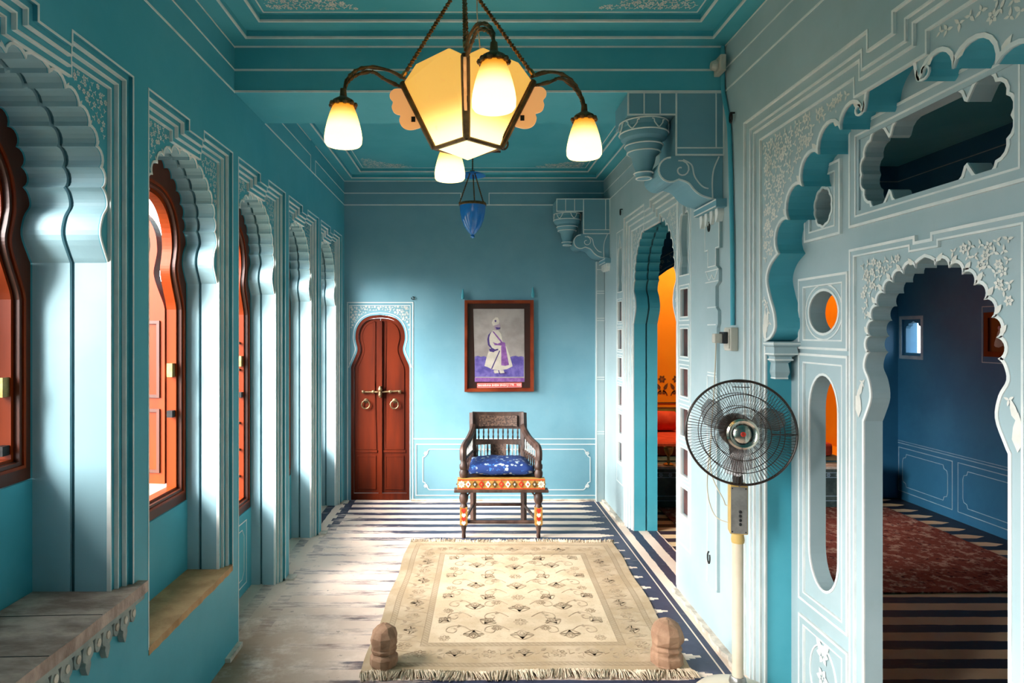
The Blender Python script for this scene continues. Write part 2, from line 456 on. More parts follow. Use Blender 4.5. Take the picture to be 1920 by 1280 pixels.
class MB:
    def __init__(self):
        self.v, self.f, self.uv = [], [], None

    def add(self, vs, fs):
        o = len(self.v)
        self.v += [tuple(q) for q in vs]
        self.f += [tuple(i + o for i in f) for f in fs]

    def plate(self, F, outer, holes=(), n0=0.0, n1=-0.03):
        loops = [list(outer)] + [list(h) for h in holes]
        flat = [q for l in loops for q in l]
        tris = tessellate_polygon([[Vector((q[0], q[1], 0)) for q in l] for l in loops])
        N = len(flat)
        vs = [F.P(q[0], q[1], n0) for q in flat] + [F.P(q[0], q[1], n1) for q in flat]
        fs = [tuple(t) for t in tris] + [tuple(i + N for i in reversed(t)) for t in tris]
        o = 0
        for l in loops:
            k = len(l)
            for i in range(k):
                a, b = o + i, o + (i + 1) % k
                fs.append((a, b, b + N, a + N))
            o += k
        self.add(vs, fs)
        return self

    def ring(self, F, pts, d0, d1, n0, n1):
        a, b = offset(pts, d0), offset(pts, d1)
        k = len(pts)
        vs = [F.P(*q, n0) for q in a] + [F.P(*q, n0) for q in b] + [F.P(*q, n1) for q in a] + [F.P(*q, n1) for q in b]
        fs = []
        for i in range(k):
            j = (i + 1) % k
            fs += [(i, j, j + k, i + k), (i + 2 * k, i + 3 * k, j + 3 * k, j + 2 * k), (i, i + 2 * k, j + 2 * k, j), (i + k, j + k, j + 3 * k, i + 3 * k)]
        self.add(vs, fs)
        return self

    def line(self, F, pts, w=0.006, n=0.002, base=0.0, closed=False):
        """a raised line of width w along a 2-D polyline"""
        if closed:
            return self.ring(F, pts, -w / 2, w / 2, n, base - 0.001)
        a, b = offset(pts, -w / 2, False), offset(pts, w / 2, False)
        k = len(pts)
        vs = [F.P(*q, n) for q in a] + [F.P(*q, n) for q in b] + [F.P(*q, base - 0.001) for q in a] + [F.P(*q, base - 0.001) for q in b]
        fs = []
        for i in range(k - 1):
            j = i + 1
            fs += [(i, j, j + k, i + k), (i, i + 2 * k, j + 2 * k, j), (i + k, j + k, j + 3 * k, i + 3 * k)]
        fs += [(0, k, 3 * k, 2 * k), (k - 1, 3 * k - 1, 4 * k - 1, 2 * k - 1)]
        self.add(vs, fs)
        return self

    def box(self, a, b):
        x0, y0, z0 = a
        x1, y1, z1 = b
        vs = [(x0, y0, z0), (x1, y0, z0), (x1, y1, z0), (x0, y1, z0), (x0, y0, z1), (x1, y0, z1), (x1, y1, z1), (x0, y1, z1)]
        self.add(vs, [(0, 3, 2, 1), (4, 5, 6, 7), (0, 1, 5, 4), (1, 2, 6, 5), (2, 3, 7, 6), (3, 0, 4, 7)])
        return self

    def tube(self, pts, r, seg=8, cap=True, flat=1.0):
        pts = [Vector(q) for q in pts]
        k = len(pts)
        rs = r if isinstance(r, (list, tuple)) else [r] * k
        up = Vector((0, 0, 1))
        vs, fs = [], []
        t0 = (pts[1] - pts[0]).normalized()
        a = t0.cross(up)
        if a.length < 1e-3:
            a = t0.cross(Vector((1, 0, 0)))
        a.normalize()
        for i in range(k):
            t = (pts[min(i + 1, k - 1)] - pts[max(i - 1, 0)])
            t = t.normalized() if t.length > 1e-9 else t0
            a = a - t * a.dot(t)
            a = a.normalized() if a.length > 1e-6 else t.orthogonal().normalized()
            b = t.cross(a)
            for j in range(seg):
                th = 2 * PI * j / seg
                vs.append(pts[i] + a * (rs[i] * math.cos(th)) + b * (rs[i] * flat * math.sin(th)))
        for i in range(k - 1):
            for j in range(seg):
                j2 = (j + 1) % seg
                fs.append((i * seg + j, i * seg + j2, (i + 1) * seg + j2, (i + 1) * seg + j))
        if cap:
            fs.append(tuple(range(seg - 1, -1, -1)))
            fs.append(tuple((k - 1) * seg + j for j in range(seg)))
        self.add(vs, fs)
        return self

    def rope(self, pts, R, r, pitch=0.02, seg=5):
        pts = dense(pts, 0.006)
        for ph in (0, PI):
            out, L = [], 0.0
            a = None
            for i, q in enumerate(pts):
                t = (pts[min(i + 1, len(pts) - 1)] - pts[max(i - 1, 0)]).normalized()
                if a is None:
                    a = t.orthogonal().normalized()
                a = (a - t * a.dot(t)).normalized()
                b = t.cross(a)
                if i:
                    L += (q - pts[i - 1]).length
                th = 2 * PI * L / pitch + ph
                out.append(q + a * R * math.cos(th) + b * R * math.sin(th))
            self.tube(out, r, seg)
        return self

    def lathe(self, prof, c, seg=20, axis=None, sq=None):
        """prof: (radius, height) pairs up the axis from c"""
        c = Vector(c)
        ax = Vector(axis).normalized() if axis else Vector((0, 0, 1))
        a = ax.orthogonal().normalized() if axis else Vector((1, 0, 0))
        b = ax.cross(a)
        vs, fs = [], []
        for r, h in prof:
            for j in range(seg):
                th = 2 * PI * (j + 0.5) / seg
                k = 1.0
                if sq:
                    k = sq / max(abs(math.cos(th)), abs(math.sin(th)))
                vs.append(c + ax * h + a * (r * k * math.cos(th)) + b * (r * k * math.sin(th)))
        for i in range(len(prof) - 1):
            for j in range(seg):
                j2 = (j + 1) % seg
                fs.append((i * seg + j, i * seg + j2, (i + 1) * seg + j2, (i + 1) * seg + j))
        fs.append(tuple(range(seg - 1, -1, -1)))
        fs.append(tuple((len(prof) - 1) * seg + j for j in range(seg)))
        self.add(vs, fs)
        return self

    def leaf(self, F, s, t, l, rot, n, w=0.42):
        n += 0.0006 * ((len(self.v) * 5) % 11) / 11      # strokes never lie in exactly one plane
        c, si = math.cos(rot), math.sin(rot)
        pts = [(0, 0), (0.3, w * 0.5), (0.6, w * 0.42), (1, 0), (0.6, -w * 0.42), (0.3, -w * 0.5)]
        self.add([F.P(s + l * (x * c - y * si), t + l * (x * si + y * c), n) for x, y in pts], [(0, 1, 2, 3, 4, 5)])

    def flower(self, F, s, t, r, n, k=6, rot=0.0):
        for i in range(k):
            a = rot + 2 * PI * i / k
            self.leaf(F, s + 0.22 * r * math.cos(a), t + 0.22 * r * math.sin(a), r * 0.8, a, n, 0.72)
        self.add([F.P(s + 0.16 * r * math.cos(2 * PI * i / 6), t + 0.16 * r * math.sin(2 * PI * i / 6), n) for i in range(6)], [tuple(range(6))])

    def floral(self, F, inside, box, step, size, n, rnd):
        s0, s1, t0, t1 = box
        i = 0
        t = t0 + step * 0.4
        while t < t1:
            s = s0 + step * (0.4 if i % 2 else 0.9)
            while s < s1:
                ss, tt = s + rnd.uniform(-.22, .22) * step, t + rnd.uniform(-.22, .22) * step
                if all(inside(ss + dx * size, tt + dy * size) for dx, dy in ((0, 0), (.62, 0), (-.62, 0), (0, .62), (0, -.62))):
                    if rnd.random() < 0.42:
                        self.flower(F, ss, tt, size * rnd.uniform(.8, 1.0), n, rnd.choice((5, 6, 6)), rnd.uniform(0, 6))
                    else:
                        a = rnd.uniform(0, 6.28)
                        for k in range(3):
                            self.leaf(F, ss, tt, size * rnd.uniform(.7, 1.1), a + k * 2.1 + rnd.uniform(-.4, .4), n)
                elif inside(ss, tt):
                    self.leaf(F, ss, tt, size * 0.55, rnd.uniform(0, 6.28), n) if all(inside(ss + dx * size * .55, tt + dy * size * .55) for dx, dy in ((1, 0), (-1, 0), (0, 1), (0, -1))) else None
                s += step
            t += step * 0.86
            i += 1
        return self

    def build(self, name, mat, parent=None, smooth=False, bevel=0, **props):
        me = bpy.data.meshes.new(name)
        me.from_pydata(self.v, [], self.f)
        bm = bmesh.new()
        bm.from_mesh(me)
        bmesh.ops.recalc_face_normals(bm, faces=bm.faces)
        bm.to_mesh(me)
        bm.free()
        if self.uv:
            ul = me.uv_layers.new(name='UVMap')
            for lp in me.loops:
                ul.data[lp.index].uv = self.uv[lp.vertex_index]
        o = bpy.data.objects.new(name, me)
        COL.objects.link(o)
        me.materials.append(M[mat] if isinstance(mat, str) else mat)
        if smooth:
            for q in me.polygons:
                q.use_smooth = True
            me.set_sharp_from_angle(angle=math.radians(40))
        if bevel:
            md = o.modifiers.new('bevel', 'BEVEL')
            md.width = bevel
            md.segments = 2
            md.limit_method = 'ANGLE'
        if parent is not None:
            o.parent = parent
            o.matrix_parent_inverse = parent.matrix_basis.inverted() if parent.type == 'EMPTY' else Matrix()
        for k, v in props.items():
            o[k] = v
        return o


def dense(pts, step):
    pts = [Vector(q) for q in pts]
    out = [pts[0]]
    for a, b in zip(pts, pts[1:]):
        k = max(1, int((b - a).length / step))
        for i in range(1, k + 1):
            out.append(a.lerp(b, i / k))
    return out


def spline(pts, k=6):
    """Catmull-Rom through the points (any dimension)"""
    pts = [Vector(q) for q in pts]
    out = []
    for i in range(len(pts) - 1):
        p0, p1, p2, p3 = pts[max(i - 1, 0)], pts[i], pts[i + 1], pts[min(i + 2, len(pts) - 1)]
        for j in range(k):
            t = j / k
            out.append(0.5 * ((2 * p1) + (p2 - p0) * t + (2 * p0 - 5 * p1 + 4 * p2 - p3) * t * t + (3 * p1 - p0 - 3 * p2 + p3) * t ** 3))
    out.append(pts[-1])
    return out


def tag(o, label, cat, group=None, kind=None):
    o['label'] = label
    o['category'] = cat
    if group:
        o['group'] = group
    if kind:
        o['kind'] = kind
    return o


def thing(name, label, cat, loc, group=None, kind=None):
    o = bpy.data.objects.new(name, None)
    COL.objects.link(o)
    o.location = loc
    o.empty_display_size = 0.05
    o.matrix_basis = Matrix.Translation(Vector(loc))
    return tag(o, label, cat, group, kind)


# ------------------------------------------------------------------ outlines
def scallop(p, q, sag, k=7):
    """arc from p to q bulging to the right-hand side of the direction p->q by sag*chord"""
    p, q = Vector(p), Vector(q)
    e = q - p
    L = e.length
    nrm = Vector((e.y, -e.x)) / L
    out = []
    h = sag * L
    R = (L * L / 4 + h * h) / (2 * h)
    cen = (p + q) / 2 + nrm * (h - R)
    a0 = math.atan2((p - cen).y, (p - cen).x)
    a1 = math.atan2((q - cen).y, (q - cen).x)
    if a1 < a0:
        a1 += 2 * PI
    for i in range(1, k + 1):
        a = a0 + (a1 - a0) * i / k
        out.append((cen.x + R * math.cos(a), cen.y + R * math.sin(a)))
    return out


def half_arch(hw, zs, za, n, sag=0.36, k=6):
    """right half of a many-cusped arch, from the jamb top to the apex: list of (x, z)"""
    H = za - zs
    hwa = hw * 0.93
    foot = spline([(hw, zs), (hw * 0.955, zs + .045 * H), (hw * 0.865, zs + .16 * H), (hw * 0.90, zs + .27 * H), (hw * 0.985, zs + .35 * H), (hw * 0.955, zs + .42 * H), (hwa * 0.965, zs + .45 * H)], 4)
    pts = [tuple(q) for q in foot]
    z0 = zs + .45 * H
    nodes = []
    for i in range(n + 1):
        th = (PI / 2 - 0.13) * i / n
        nodes.append((hwa * 0.965 * math.cos(th) ** 0.92, z0 + (za - .05 * H - z0) * math.sin(th)))
    for a, b in zip(nodes, nodes[1:]):
        pts += scallop(a, b, sag, k)
    x, z = nodes[-1]
    pts += [(x * 0.95, z + (za - z) * 0.45), (x * 0.55, z + (za - z) * 0.75), (0, za)]
    return pts


def arch_poly(c, half, hw, zb):
    """closed opening outline: jambs from zb, then the arch"""
    r = [(c + x, z) for x, z in half]
    l = [(c - x, z) for x, z in reversed(half[:-1])]
    return [(c - hw, zb), (c + hw, zb)] + r + l


def notched(s0, s1, t0, t1, c, nh=0.07, nd=0.042):
    return [(s0, t0), (s1, t0), (s1, t1), (c + nh, t1), (c + nh, t1 - nd), (c - nh, t1 - nd), (c - nh, t1), (s0, t1)]


def rect(s0, s1, t0, t1):
    return [(s0, t0), (s1, t0), (s1, t1), (s0, t1)]


def horseshoe(c, hw, zb, zsh, ztop):
    """keyhole arch: straight sides, shoulders, waist and round head"""
    H = ztop - zsh
    half = spline([(hw, zb), (hw, zsh)], 1) + [Vector(q) for q in spline([(hw, zsh), (hw * .97, zsh + .06 * H), (hw * .89, zsh + .16 * H), (hw * .80, zsh + .28 * H), (hw * .775, zsh + .37 * H), (hw * .82, zsh + .48 * H), (hw * .845, zsh + .58 * H), (hw * .80, zsh + .74 * H), (hw * .63, zsh + .89 * H), (hw * .36, zsh + .975 * H), (0, ztop)], 4)[1:]]
    r = [(c + q[0], q[1]) for q in half]
    l = [(c - q[0], q[1]) for q in reversed(half[:-1])]
    return r + l


def ellipse(c, z, a, b, k=28, lobes=0, amp=0.0):
    return [(c + a * math.cos(2 * PI * i / k) * (1 + amp * abs(math.sin(lobes * PI * i / k))), z + b * math.sin(2 * PI * i / k) * (1 + amp * abs(math.sin(lobes * PI * i / k)))) for i in range(k)]
# ================================================================== SETTING
ZC = 2.91          # ceiling panel height
ZT = 3.0           # top of the walls
EDGE = 0.0055      # width of the painted white lines

# ------------------------------------------------------------------ floor
f = MB().box((-1.45, -2.1, -0.12), (1.43, YB + 0.1, 0.0)).build('floor', 'floor')
tag(f, 'worn floor painted in cream and blue black stripes', 'floor', kind='structure')
f2 = MB().box((1.43, -2.1, -0.12), (4.02, 7.2, -0.004)).build('floor_side_room', 'sidefloor')
tag(f2, 'dim striped floor of the side room beyond the arches', 'floor', kind='structure')

# ------------------------------------------------------------------ left wall
wl, wl_white, wl_joint, wl_flor, wl_lin = MB(), MB(), MB(), MB(), MB()
BAYS = [(1.71, 1.265, 2.155, 0.66, 1.03), (2.60, 2.155, 3.0325, 0.405, 0.73), (3.465, 3.0325, 3.8975, -0.05, 0.46),
        (4.33, 3.8975, 4.7625, -0.05, 0.46), (5.195, 4.7625, 5.80, -0.05, 0.46)]
OHW = 0.333
HALF = half_arch(OHW, 1.72, 2.238, 6)
SPN = -0.05      # depth of the spandrel face behind the piers
rnd = random.Random(3)
for bi, (c, s0, s1, zb, zw) in enumerate(BAYS):
    deep = bi == 0
    pn = notched(c - .395, c + .395, zb, 2.338, c)
    blk = rect(s0, s1, -0.1, ZT)
    wl.plate(LW, blk, [pn], 0.0, SPN)
    op = arch_poly(c, HALF, OHW, zb)
    d1, d2, d3 = (-.155, -.170, -.29) if deep else (-.12, -.133, -.185)
    wl.plate(LW, blk, [op], SPN, SPN - .004)
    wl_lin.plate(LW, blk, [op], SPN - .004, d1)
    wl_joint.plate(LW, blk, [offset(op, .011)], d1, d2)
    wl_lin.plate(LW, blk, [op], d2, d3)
    wl.plate(LW, blk, [arch_poly(c, HALF, OHW, zw)], d3, d3 - .085)
    # stepped frame round the panel (its foot runs on inside the wall)
    pe = notched(c - .395, c + .395, min(zb, 0) - .3 if zb < .1 else zb - .12, 2.338, c)
    for k, (a, b, n) in enumerate(((-.001, -.020, -.014), (-.020, -.041, -.028), (-.041, -.062, -.040))):
        wl.ring(LW, pe, a, b, n, SPN - .001)
        wl_white.ring(LW, pe, b + .003, b - .0015, n + .0015, n - .012)
    top = [q for q in pn[1:]] + [pn[0]]
    wl_white.line(LW, top, .006, .0015)
    op_l = [q for q in offset(op, .003)][1:] + [offset(op, .003)[0]]
    wl_white.line(LW, op_l, .007, SPN + .003, SPN)
    # painted sprays in the spandrels
    inner = offset(pn, -.066)
    far = offset(op, .02)
    wl_flor.floral(LW, lambda s, t: inpoly(s, t, inner) and not inpoly(s, t, far) and t > 1.86, (c - .335, c + .335, 1.86, 2.28), .024, .0115, SPN + .0012, rnd)
    # buds between the scallops
    for x, z in HALF[30::6]:
        for sg in (-1, 1):
            wl_flor.leaf(LW, c + sg * (x + .006), z + .006, .022, PI / 2 - sg * .6, SPN + .0012)
    wl_flor.leaf(LW, c, 2.24, .028, PI / 2, SPN + .002)
# the same row of niches goes on behind the viewer
for c in (.84, -.03):
    wl.plate(LW, rect(c - .435, c + .425 + (.01 if c < .8 else 0), -.1, ZT), [horseshoe(c, .27, .54, 1.60, 2.08)], 0, -.27)
wl.plate(LW, rect(-2.1, -.465, -.1, ZT), (), 0, -.27)
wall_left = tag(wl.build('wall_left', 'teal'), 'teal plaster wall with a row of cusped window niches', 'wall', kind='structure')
wl_lin.build('niche_lining', 'pale', wall_left, label='cusped niche jambs, window light painted into their paler teal')
wl_white.build('niche_outline', 'white', wall_left, label='white painted outlines of the niches')
wl_joint.build('jamb_groove', 'darkjoint', wall_left, label='dark groove down the jambs')
wl_flor.build('spandrel_flowers', 'cream', wall_left, kind='stuff', label='pale painted flower sprays over the arches')
# painted parapet panels in the niches that reach the floor
pp = MB()
for c, s0, s1, zb, zw in BAYS[2:]:
    pp.line(LW, rect(c - .25, c + .25, .05, .41), .006, -.1835, -.185, True)
    pp.line(LW, [(c - .21, .13), (c - .18, .09), (c + .18, .09), (c + .21, .13), (c + .21, .33), (c + .18, .37), (c - .18, .37), (c - .21, .33)], .005, -.1835, -.185, True)
pp.build('parapet_panel_line', 'white', wall_left)
# threshold slabs between floor and niches
for c, s0, s1, zb, zw in BAYS[2:]:
    MB().box((XL - .03, c + .395, -.01), (XL + .05, c + .47, .012)).build('plinth_stone', 'rubble', wall_left)
MB().box((XL - .1, 2.9, -.01), (XL + .025, 3.06, .02)).build('plinth_stone', 'rubble', wall_left)

# niche sill (second bay): thick ochre stone with a worn lip
m = MB()
c = 2.60
edge = [(XL + .003 + random.uniform(-.0025, .003), 2.205 + (2.995 - 2.205) * i / 24) for i in range(25)]
TOPF = Fr((0, 0, 0), (1, 0, 0), (0, 1, 0), (0, 0, 1))
m.plate(TOPF, [(XL - .186, 2.268), (XL - .05, 2.268), (XL - .05, 2.206)] + edge + [(XL - .05, 2.994), (XL - .05, 2.932), (XL - .186, 2.932)], (), .413, .385)
m.build('window_sill', 'sill', wall_left, label='worn ochre stone sill of the second niche')

# big stone ledge in the nearest niche, with a carved fringe
led = thing('stone_ledge', 'broad grey weathered stone ledge with carved fringe below the nearest window', 'ledge', (XL, 1.71, .6))
m = MB()
fr = [(XL + .035 + random.uniform(-.003, .003), .9 + (2.135 - .9) * i / 16) for i in range(17)]
m.plate(TOPF, [(XL - .288, 1.378), (XL - .05, 1.378), (XL - .05, 1.32), (XL + .0015, 1.32), (XL + .0015, .9)] + fr + [(XL + .0015, 2.135), (XL + .0015, 2.10), (XL - .05, 2.10), (XL - .05, 2.042), (XL - .288, 2.042)], (), .672, .635)
slab = m.build('ledge_slab', 'ledge', led)
# joints cut in the slab show as thin dark lines
for y in (1.62, 1.86):
    MB().line(TOPF, [(XL - .27, y), (XL - .1, y + .01), (XL + .03, y + .015)], .003, .6728, .672).build('slab_crack', 'iron', slab)
MB().box((XL + .0015, .9, .612), (XL + .022, 2.135, .635)).build('ledge_moulding', 'carvedpaint', led)
LF = Fr((XL + .002, 0, 0), (0, 1, 0), (0, 0, 1), (1, 0, 0))
y = 0.94
k = 0
while y < 2.11:
    if k % 2 == 0:
        out = spline([(y - .020, .614), (y - .027, .592), (y - .024, .572), (y - .012, .562), (y - .013, .548), (y, .522), (y + .013, .548), (y + .012, .562), (y + .024, .572), (y + .027, .592), (y + .020, .614)], 4)
    else:
        out = spline([(y - .012, .614), (y - .017, .592), (y - .012, .574), (y, .564), (y + .012, .574), (y + .017, .592), (y + .012, .614)], 4)
    pe_ = MB().plate(LF, [tuple(q) for q in out], (), .018, 0).build('carved_pendant', 'carvedpaint', led)
    MB().plate(LF, ellipse(y, .592, .009, .012, 12), (), .022, .017).build('pendant_boss', 'rubble', pe_)
    y += .049
    k += 1

# ------------------------------------------------------------------ back wall
bw, bw_white = MB(), MB()
DC, DHW = -0.780, 0.262
dpoly = horseshoe(DC, DHW, -.05, 1.18, 1.652)
bw.plate(BW, rect(-1.30, 1.45, -.1, ZT), [dpoly], 0, -.12)
wall_back = tag(bw.build('wall_back', 'backpaint'), 'teal back wall behind the carved armchair', 'wall', kind='structure')
bw_white.line(BW, [(-1.07, 0), (-1.07, 1.762), (-.488, 1.762), (-.488, 0)], .008, .003)
bw_white.line(BW, [(-1.055, 1.2), (-1.055, 1.735), (-.512, 1.735), (-.512, 0)], .005, .003)
bw_white.line(BW, [q for q in offset(dpoly, .018) if q[1] > 1.0 and q[0] > DC - 1], .006, .003, closed=False)
# dado: long line, then a panel with clipped corners
bw_white.line(BW, [(-.48, .548), (1.16, .548)], .007, .003)
bw_white.line(BW, rect(-.46, 1.145, .045, .50), .007, .003, closed=True)
a, b, t0, t1 = -.40, 1.09, .095, .455
for pts in ([(a + .06, t1), (b - .06, t1)], [(a + .06, t0), (b - .06, t0)], [(a, t0 + .07), (a, t1 - .07)], [(b, t0 + .07), (b, t1 - .07)]):
    bw_white.line(BW, pts, .006, .003)
for sx, px in ((1, a), (-1, b)):
    for sy, pz in ((1, t0), (-1, t1)):
        bw_white.line(BW, [tuple(q) for q in spline([(px, pz + sy * .07), (px + sx * .022, pz + sy * .06), (px + sx * .02, pz + sy * .035), (px + sx * .04, pz + sy * .03), (px + sx * .045, pz + sy * .012), (px + sx * .06, pz)], 4)], .006, .003)
        bw_white.flower(BW, px + sx * .026, pz + sy * .035, .02, .0035)
bw_white.build('painted_border', 'white', wall_back, label='white painted dado and door border lines')
fl = MB()
dof = offset(dpoly, .03)
fl.floral(BW, lambda s, t: not inpoly(s, t, dof), (-1.045, -.52, 1.42, 1.728), .026, .013, .0025, rnd)
fl.build('door_spandrel_flowers', 'cream', wall_back, kind='stuff', label='pale painted flowers above the door')
sk = MB()
sk.plate(Fr((0, 0, 0), (1, 0, 0), (0, 1, 0), (0, 0, 1)), [(-.50, YB + .001)] + [(-.50 + 1.7 * i / 24, YB - .022 - random.uniform(0, .014)) for i in range(25)] + [(1.2, YB + .001)], (), .014, -.001)
tag(sk.build('baseboard_back', 'rubble'), 'thin crumbling plaster skirting along the back wall', 'skirting', kind='structure')

# ------------------------------------------------------------------ right wall
rw, rw_white, rw_joint, rw_flor, rw_lin = MB(), MB(), MB(), MB(), MB()
# near part: the big arch
AC = 1.88
big_half = []
foot = spline([(.78, 1.46), (.735, 1.475), (.697, 1.515), (.706, 1.58), (.745, 1.65), (.768, 1.72), (.735, 1.775), (.668, 1.812)], 5)
big_half += [tuple(q) for q in foot]
tips = [(.668, 1.812), (.590, 1.932), (.487, 2.038), (.380, 2.127), (.246, 2.172), (.135, 2.196)]
for p, q in zip(tips, tips[1:]):
    big_half += scallop(p, q, .46, 9)
big_half += [tuple(q) for q in spline([(.135, 2.196), (.122, 2.188), (.112, 2.205), (.10, 2.25), (.07, 2.285), (.02, 2.31), (0, 2.325)], 4)[1:]]
big = arch_poly(AC, big_half, .78, -.05)
bpn = notched(AC - .92, AC + .92, -.05, 2.41, AC, .06, .062)
bpx = notched(AC - .92, AC + .92, -.4, 2.41, AC, .06, .062)
blk = rect(-2.1, 3.02, -.1, ZT)
rw.plate(RW, blk, [bpn], 0, -.03)
rw.plate(RW, blk, [big], -.03, -.036)
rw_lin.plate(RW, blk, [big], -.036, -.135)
for a, b, n in ((0, -.040, -.008), (-.040, -.062, -.014), (-.062, -.102, -.022)):
    rw.ring(RW, bpx, a, b, n, -.031)
    rw_white.ring(RW, bpx, b + .005, b - .0015, n + .0015, n - .012)
rw_white.ring(RW, bpx, .006, -.0015, .0018, -.012)
rw_white.ring(RW, arch_poly(AC, big_half, .78, -.3), -.0005, .011, -.026, -.032)
# far part: the doorway into the side room
C2 = 4.325
H2 = half_arch(.50, 1.56, 2.285, 8)
op2 = arch_poly(C2, H2, .50, -.05)
pn2 = notched(C2 - .635, C2 + .635, -.05, 2.375, C2, .07, .05)
pn2x = notched(C2 - .635, C2 + .635, -.4, 2.375, C2, .07, .05)
blk2 = rect(3.02, 5.80, -.1, ZT)
holes = [pn2]


def ogee(c, hw, z0, z1):
    h = spline([(hw, z0), (hw * 1.0, z0 + .05), (hw * .8, z0 + .09), (hw * 1.02, z0 + .16), (hw * 1.05, z0 + .26), (hw * .75, z0 + .34), (hw * .25, z1 - .10), (hw * .35, z1 - .06), (0, z1)], 3)
    r = [(c + q[0], q[1]) for q in h]
    return r + [(c - q[0], q[1]) for q in reversed(h[:-1])]


PANES = []
for sc_, hw in ((3.575, .062), (5.09, .062)):
    og = ogee(sc_, hw * 1.25, 1.82, 2.26)
    holes.append(og)
    rw_white.ring(RW, og, -.0005, .007, .002, -.01)
    rw_white.line(RW, rect(sc_ - .105, sc_ + .105, .30, 2.30), .007, .002, closed=True)
    for i in range(6):
        z = 1.663 - .223 * i
        r_ = rect(sc_ - hw, sc_ + hw, z - .077, z + .077)
        holes.append(r_)
        PANES.append((sc_, hw, z))
        rw_white.ring(RW, r_, -.0005, .006, .0025, -.01)
        rw_white.ring(RW, r_, .019, .025, .0025, -.01)
rw.plate(RW, blk2, holes, 0, -.04)
rw.plate(RW, blk2, [op2], -.04, -.046)
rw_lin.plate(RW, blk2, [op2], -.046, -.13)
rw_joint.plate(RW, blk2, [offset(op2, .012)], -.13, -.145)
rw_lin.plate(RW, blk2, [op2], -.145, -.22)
for a, b, n in ((0, -.034, -.010), (-.034, -.072, -.020), (-.072, -.112, -.030)):
    rw.ring(RW, pn2x, a, b, n, -.041)
    rw_white.ring(RW, pn2x, b + .005, b - .0015, n + .0015, n - .012)
rw_white.ring(RW, pn2x, .006, -.0015, .0018, -.012)
rw_white.ring(RW, arch_poly(C2, H2, .50, -.3), -.0005, .010, -.036, -.042)
inner2, far2 = offset(pn2, -.118), offset(op2, .022)
rw_flor.floral(RW, lambda s, t: inpoly(s, t, inner2) and not inpoly(s, t, far2) and t > 1.62, (C2 - .52, C2 + .52, 1.62, 2.28), .034, .017, -.039, rnd)
innerb, farb = offset(bpn, -.108), offset(big, .026)
rw_flor.floral(RW, lambda s, t: inpoly(s, t, innerb) and not inpoly(s, t, farb) and t > 1.50, (AC - .82, AC + .82, 1.50, 2.32), .037, .0225, -.0288, rnd)
for (x, z), (x2, z2) in zip(tips, tips[1:]):
    for sg in (-1, 1):
        rw_flor.leaf(RW, AC + sg * (x2 + .014), z2 + .018, .045, PI / 2 - sg * .75, -.0285, .5)
# painted spirals at the top of the big arch and leaf finials at its foot
for sg in (-1, 1):
    sp = [(AC + sg * (.145 + (.030 - .0018 * i) * math.cos(.55 * i + 2.6)), 2.206 + (.030 - .0018 * i) * math.sin(.55 * i + 2.6) * .9) for i in range(15)]
    rw_white.line(RW, sp, .006, -.026, -.03)
    for k, (dx, dz, l, r_) in enumerate(((.80, 1.52, .10, 1.9), (.795, 1.50, .12, 1.55), (.79, 1.48, .08, 1.2))):
        rw_flor.leaf(RW, AC + sg * (dx - .012), dz - .02, l, r_ if sg > 0 else PI - r_, -.0285, .3)
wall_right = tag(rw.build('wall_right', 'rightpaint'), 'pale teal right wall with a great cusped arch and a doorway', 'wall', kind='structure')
rw_white.build('arch_outline', 'white', wall_right, label='white painted outlines and mouldings')
rw_joint.build('jamb_groove', 'darkjoint', wall_right)
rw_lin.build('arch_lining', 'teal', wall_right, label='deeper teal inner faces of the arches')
rw_flor.build('spandrel_flowers', 'cream', wall_right, kind='stuff', label='cream painted flower sprays over the arches')
for sc_, hw, z in PANES:
    g = MB().plate(RW, rect(sc_ - hw + .001, sc_ + hw - .001, z - .076, z + .076), (), -.018, -.0395)
    g.build('niche_pane', 'pane', wall_right, label='dark glass at the back of a small niche')
# flat painted pilaster between doorway and arch
pil, pil_w = MB(), MB()
P1 = [(3.02, 1.90), (3.30, 1.90), (3.30, 2.19), (3.02, 2.19)]
pilc = 3.13
shape = [(pilc - .06, .25), (pilc + .06, .25), (pilc + .06, 1.52), (pilc + .075, 1.54), (pilc + .075, 1.60), (pilc + .045, 1.62), (pilc + .045, 1.72), (pilc + .085, 1.74), (pilc + .085, 1.80), (pilc + .05, 1.82), (pilc + .05, 1.90), (pilc + .09, 1.90), (pilc + .09, 2.13), (pilc - .09, 2.13), (pilc - .09, 1.90), (pilc - .05, 1.90), (pilc - .05, 1.82), (pilc - .085, 1.80), (pilc - .085, 1.74), (pilc - .045, 1.72), (pilc - .045, 1.62), (pilc - .075, 1.60), (pilc - .075, 1.54), (pilc - .06, 1.52)]
pil.plate(RW, shape, (), .016, -.001)
pil_w.line(RW, [(pilc - .09, 1.905), (pilc - .09, 2.13), (pilc + .09, 2.13), (pilc + .09, 1.905), (pilc + .05, 1.905), (pilc + .05, 1.82), (pilc - .05, 1.82), (pilc - .05, 1.905)], .005, .018, .015, True)
for z in (1.80, 1.745, 1.62, 1.535, 1.30, 1.285):
    w = .085 if z > 1.7 else .055
    pil_w.line(RW, [(pilc - w, z), (pilc + w, z)], .005, .018, .015)
for sg in (-1, 1):
    pil_w.line(RW, [tuple(q) for q in spline([(pilc, 1.78), (pilc + sg * .03, 1.755), (pilc + sg * .055, 1.775), (pilc + sg * .07, 1.795)], 4)], .005, .018, .015)
    pil_w.line(RW, [(pilc + sg * .058, .26), (pilc + sg * .058, 1.28)], .005, .018, .015)
po = pil.build('pilaster', 'rightpaint', wall_right)
pil_w.build('pilaster_line', 'white', po)
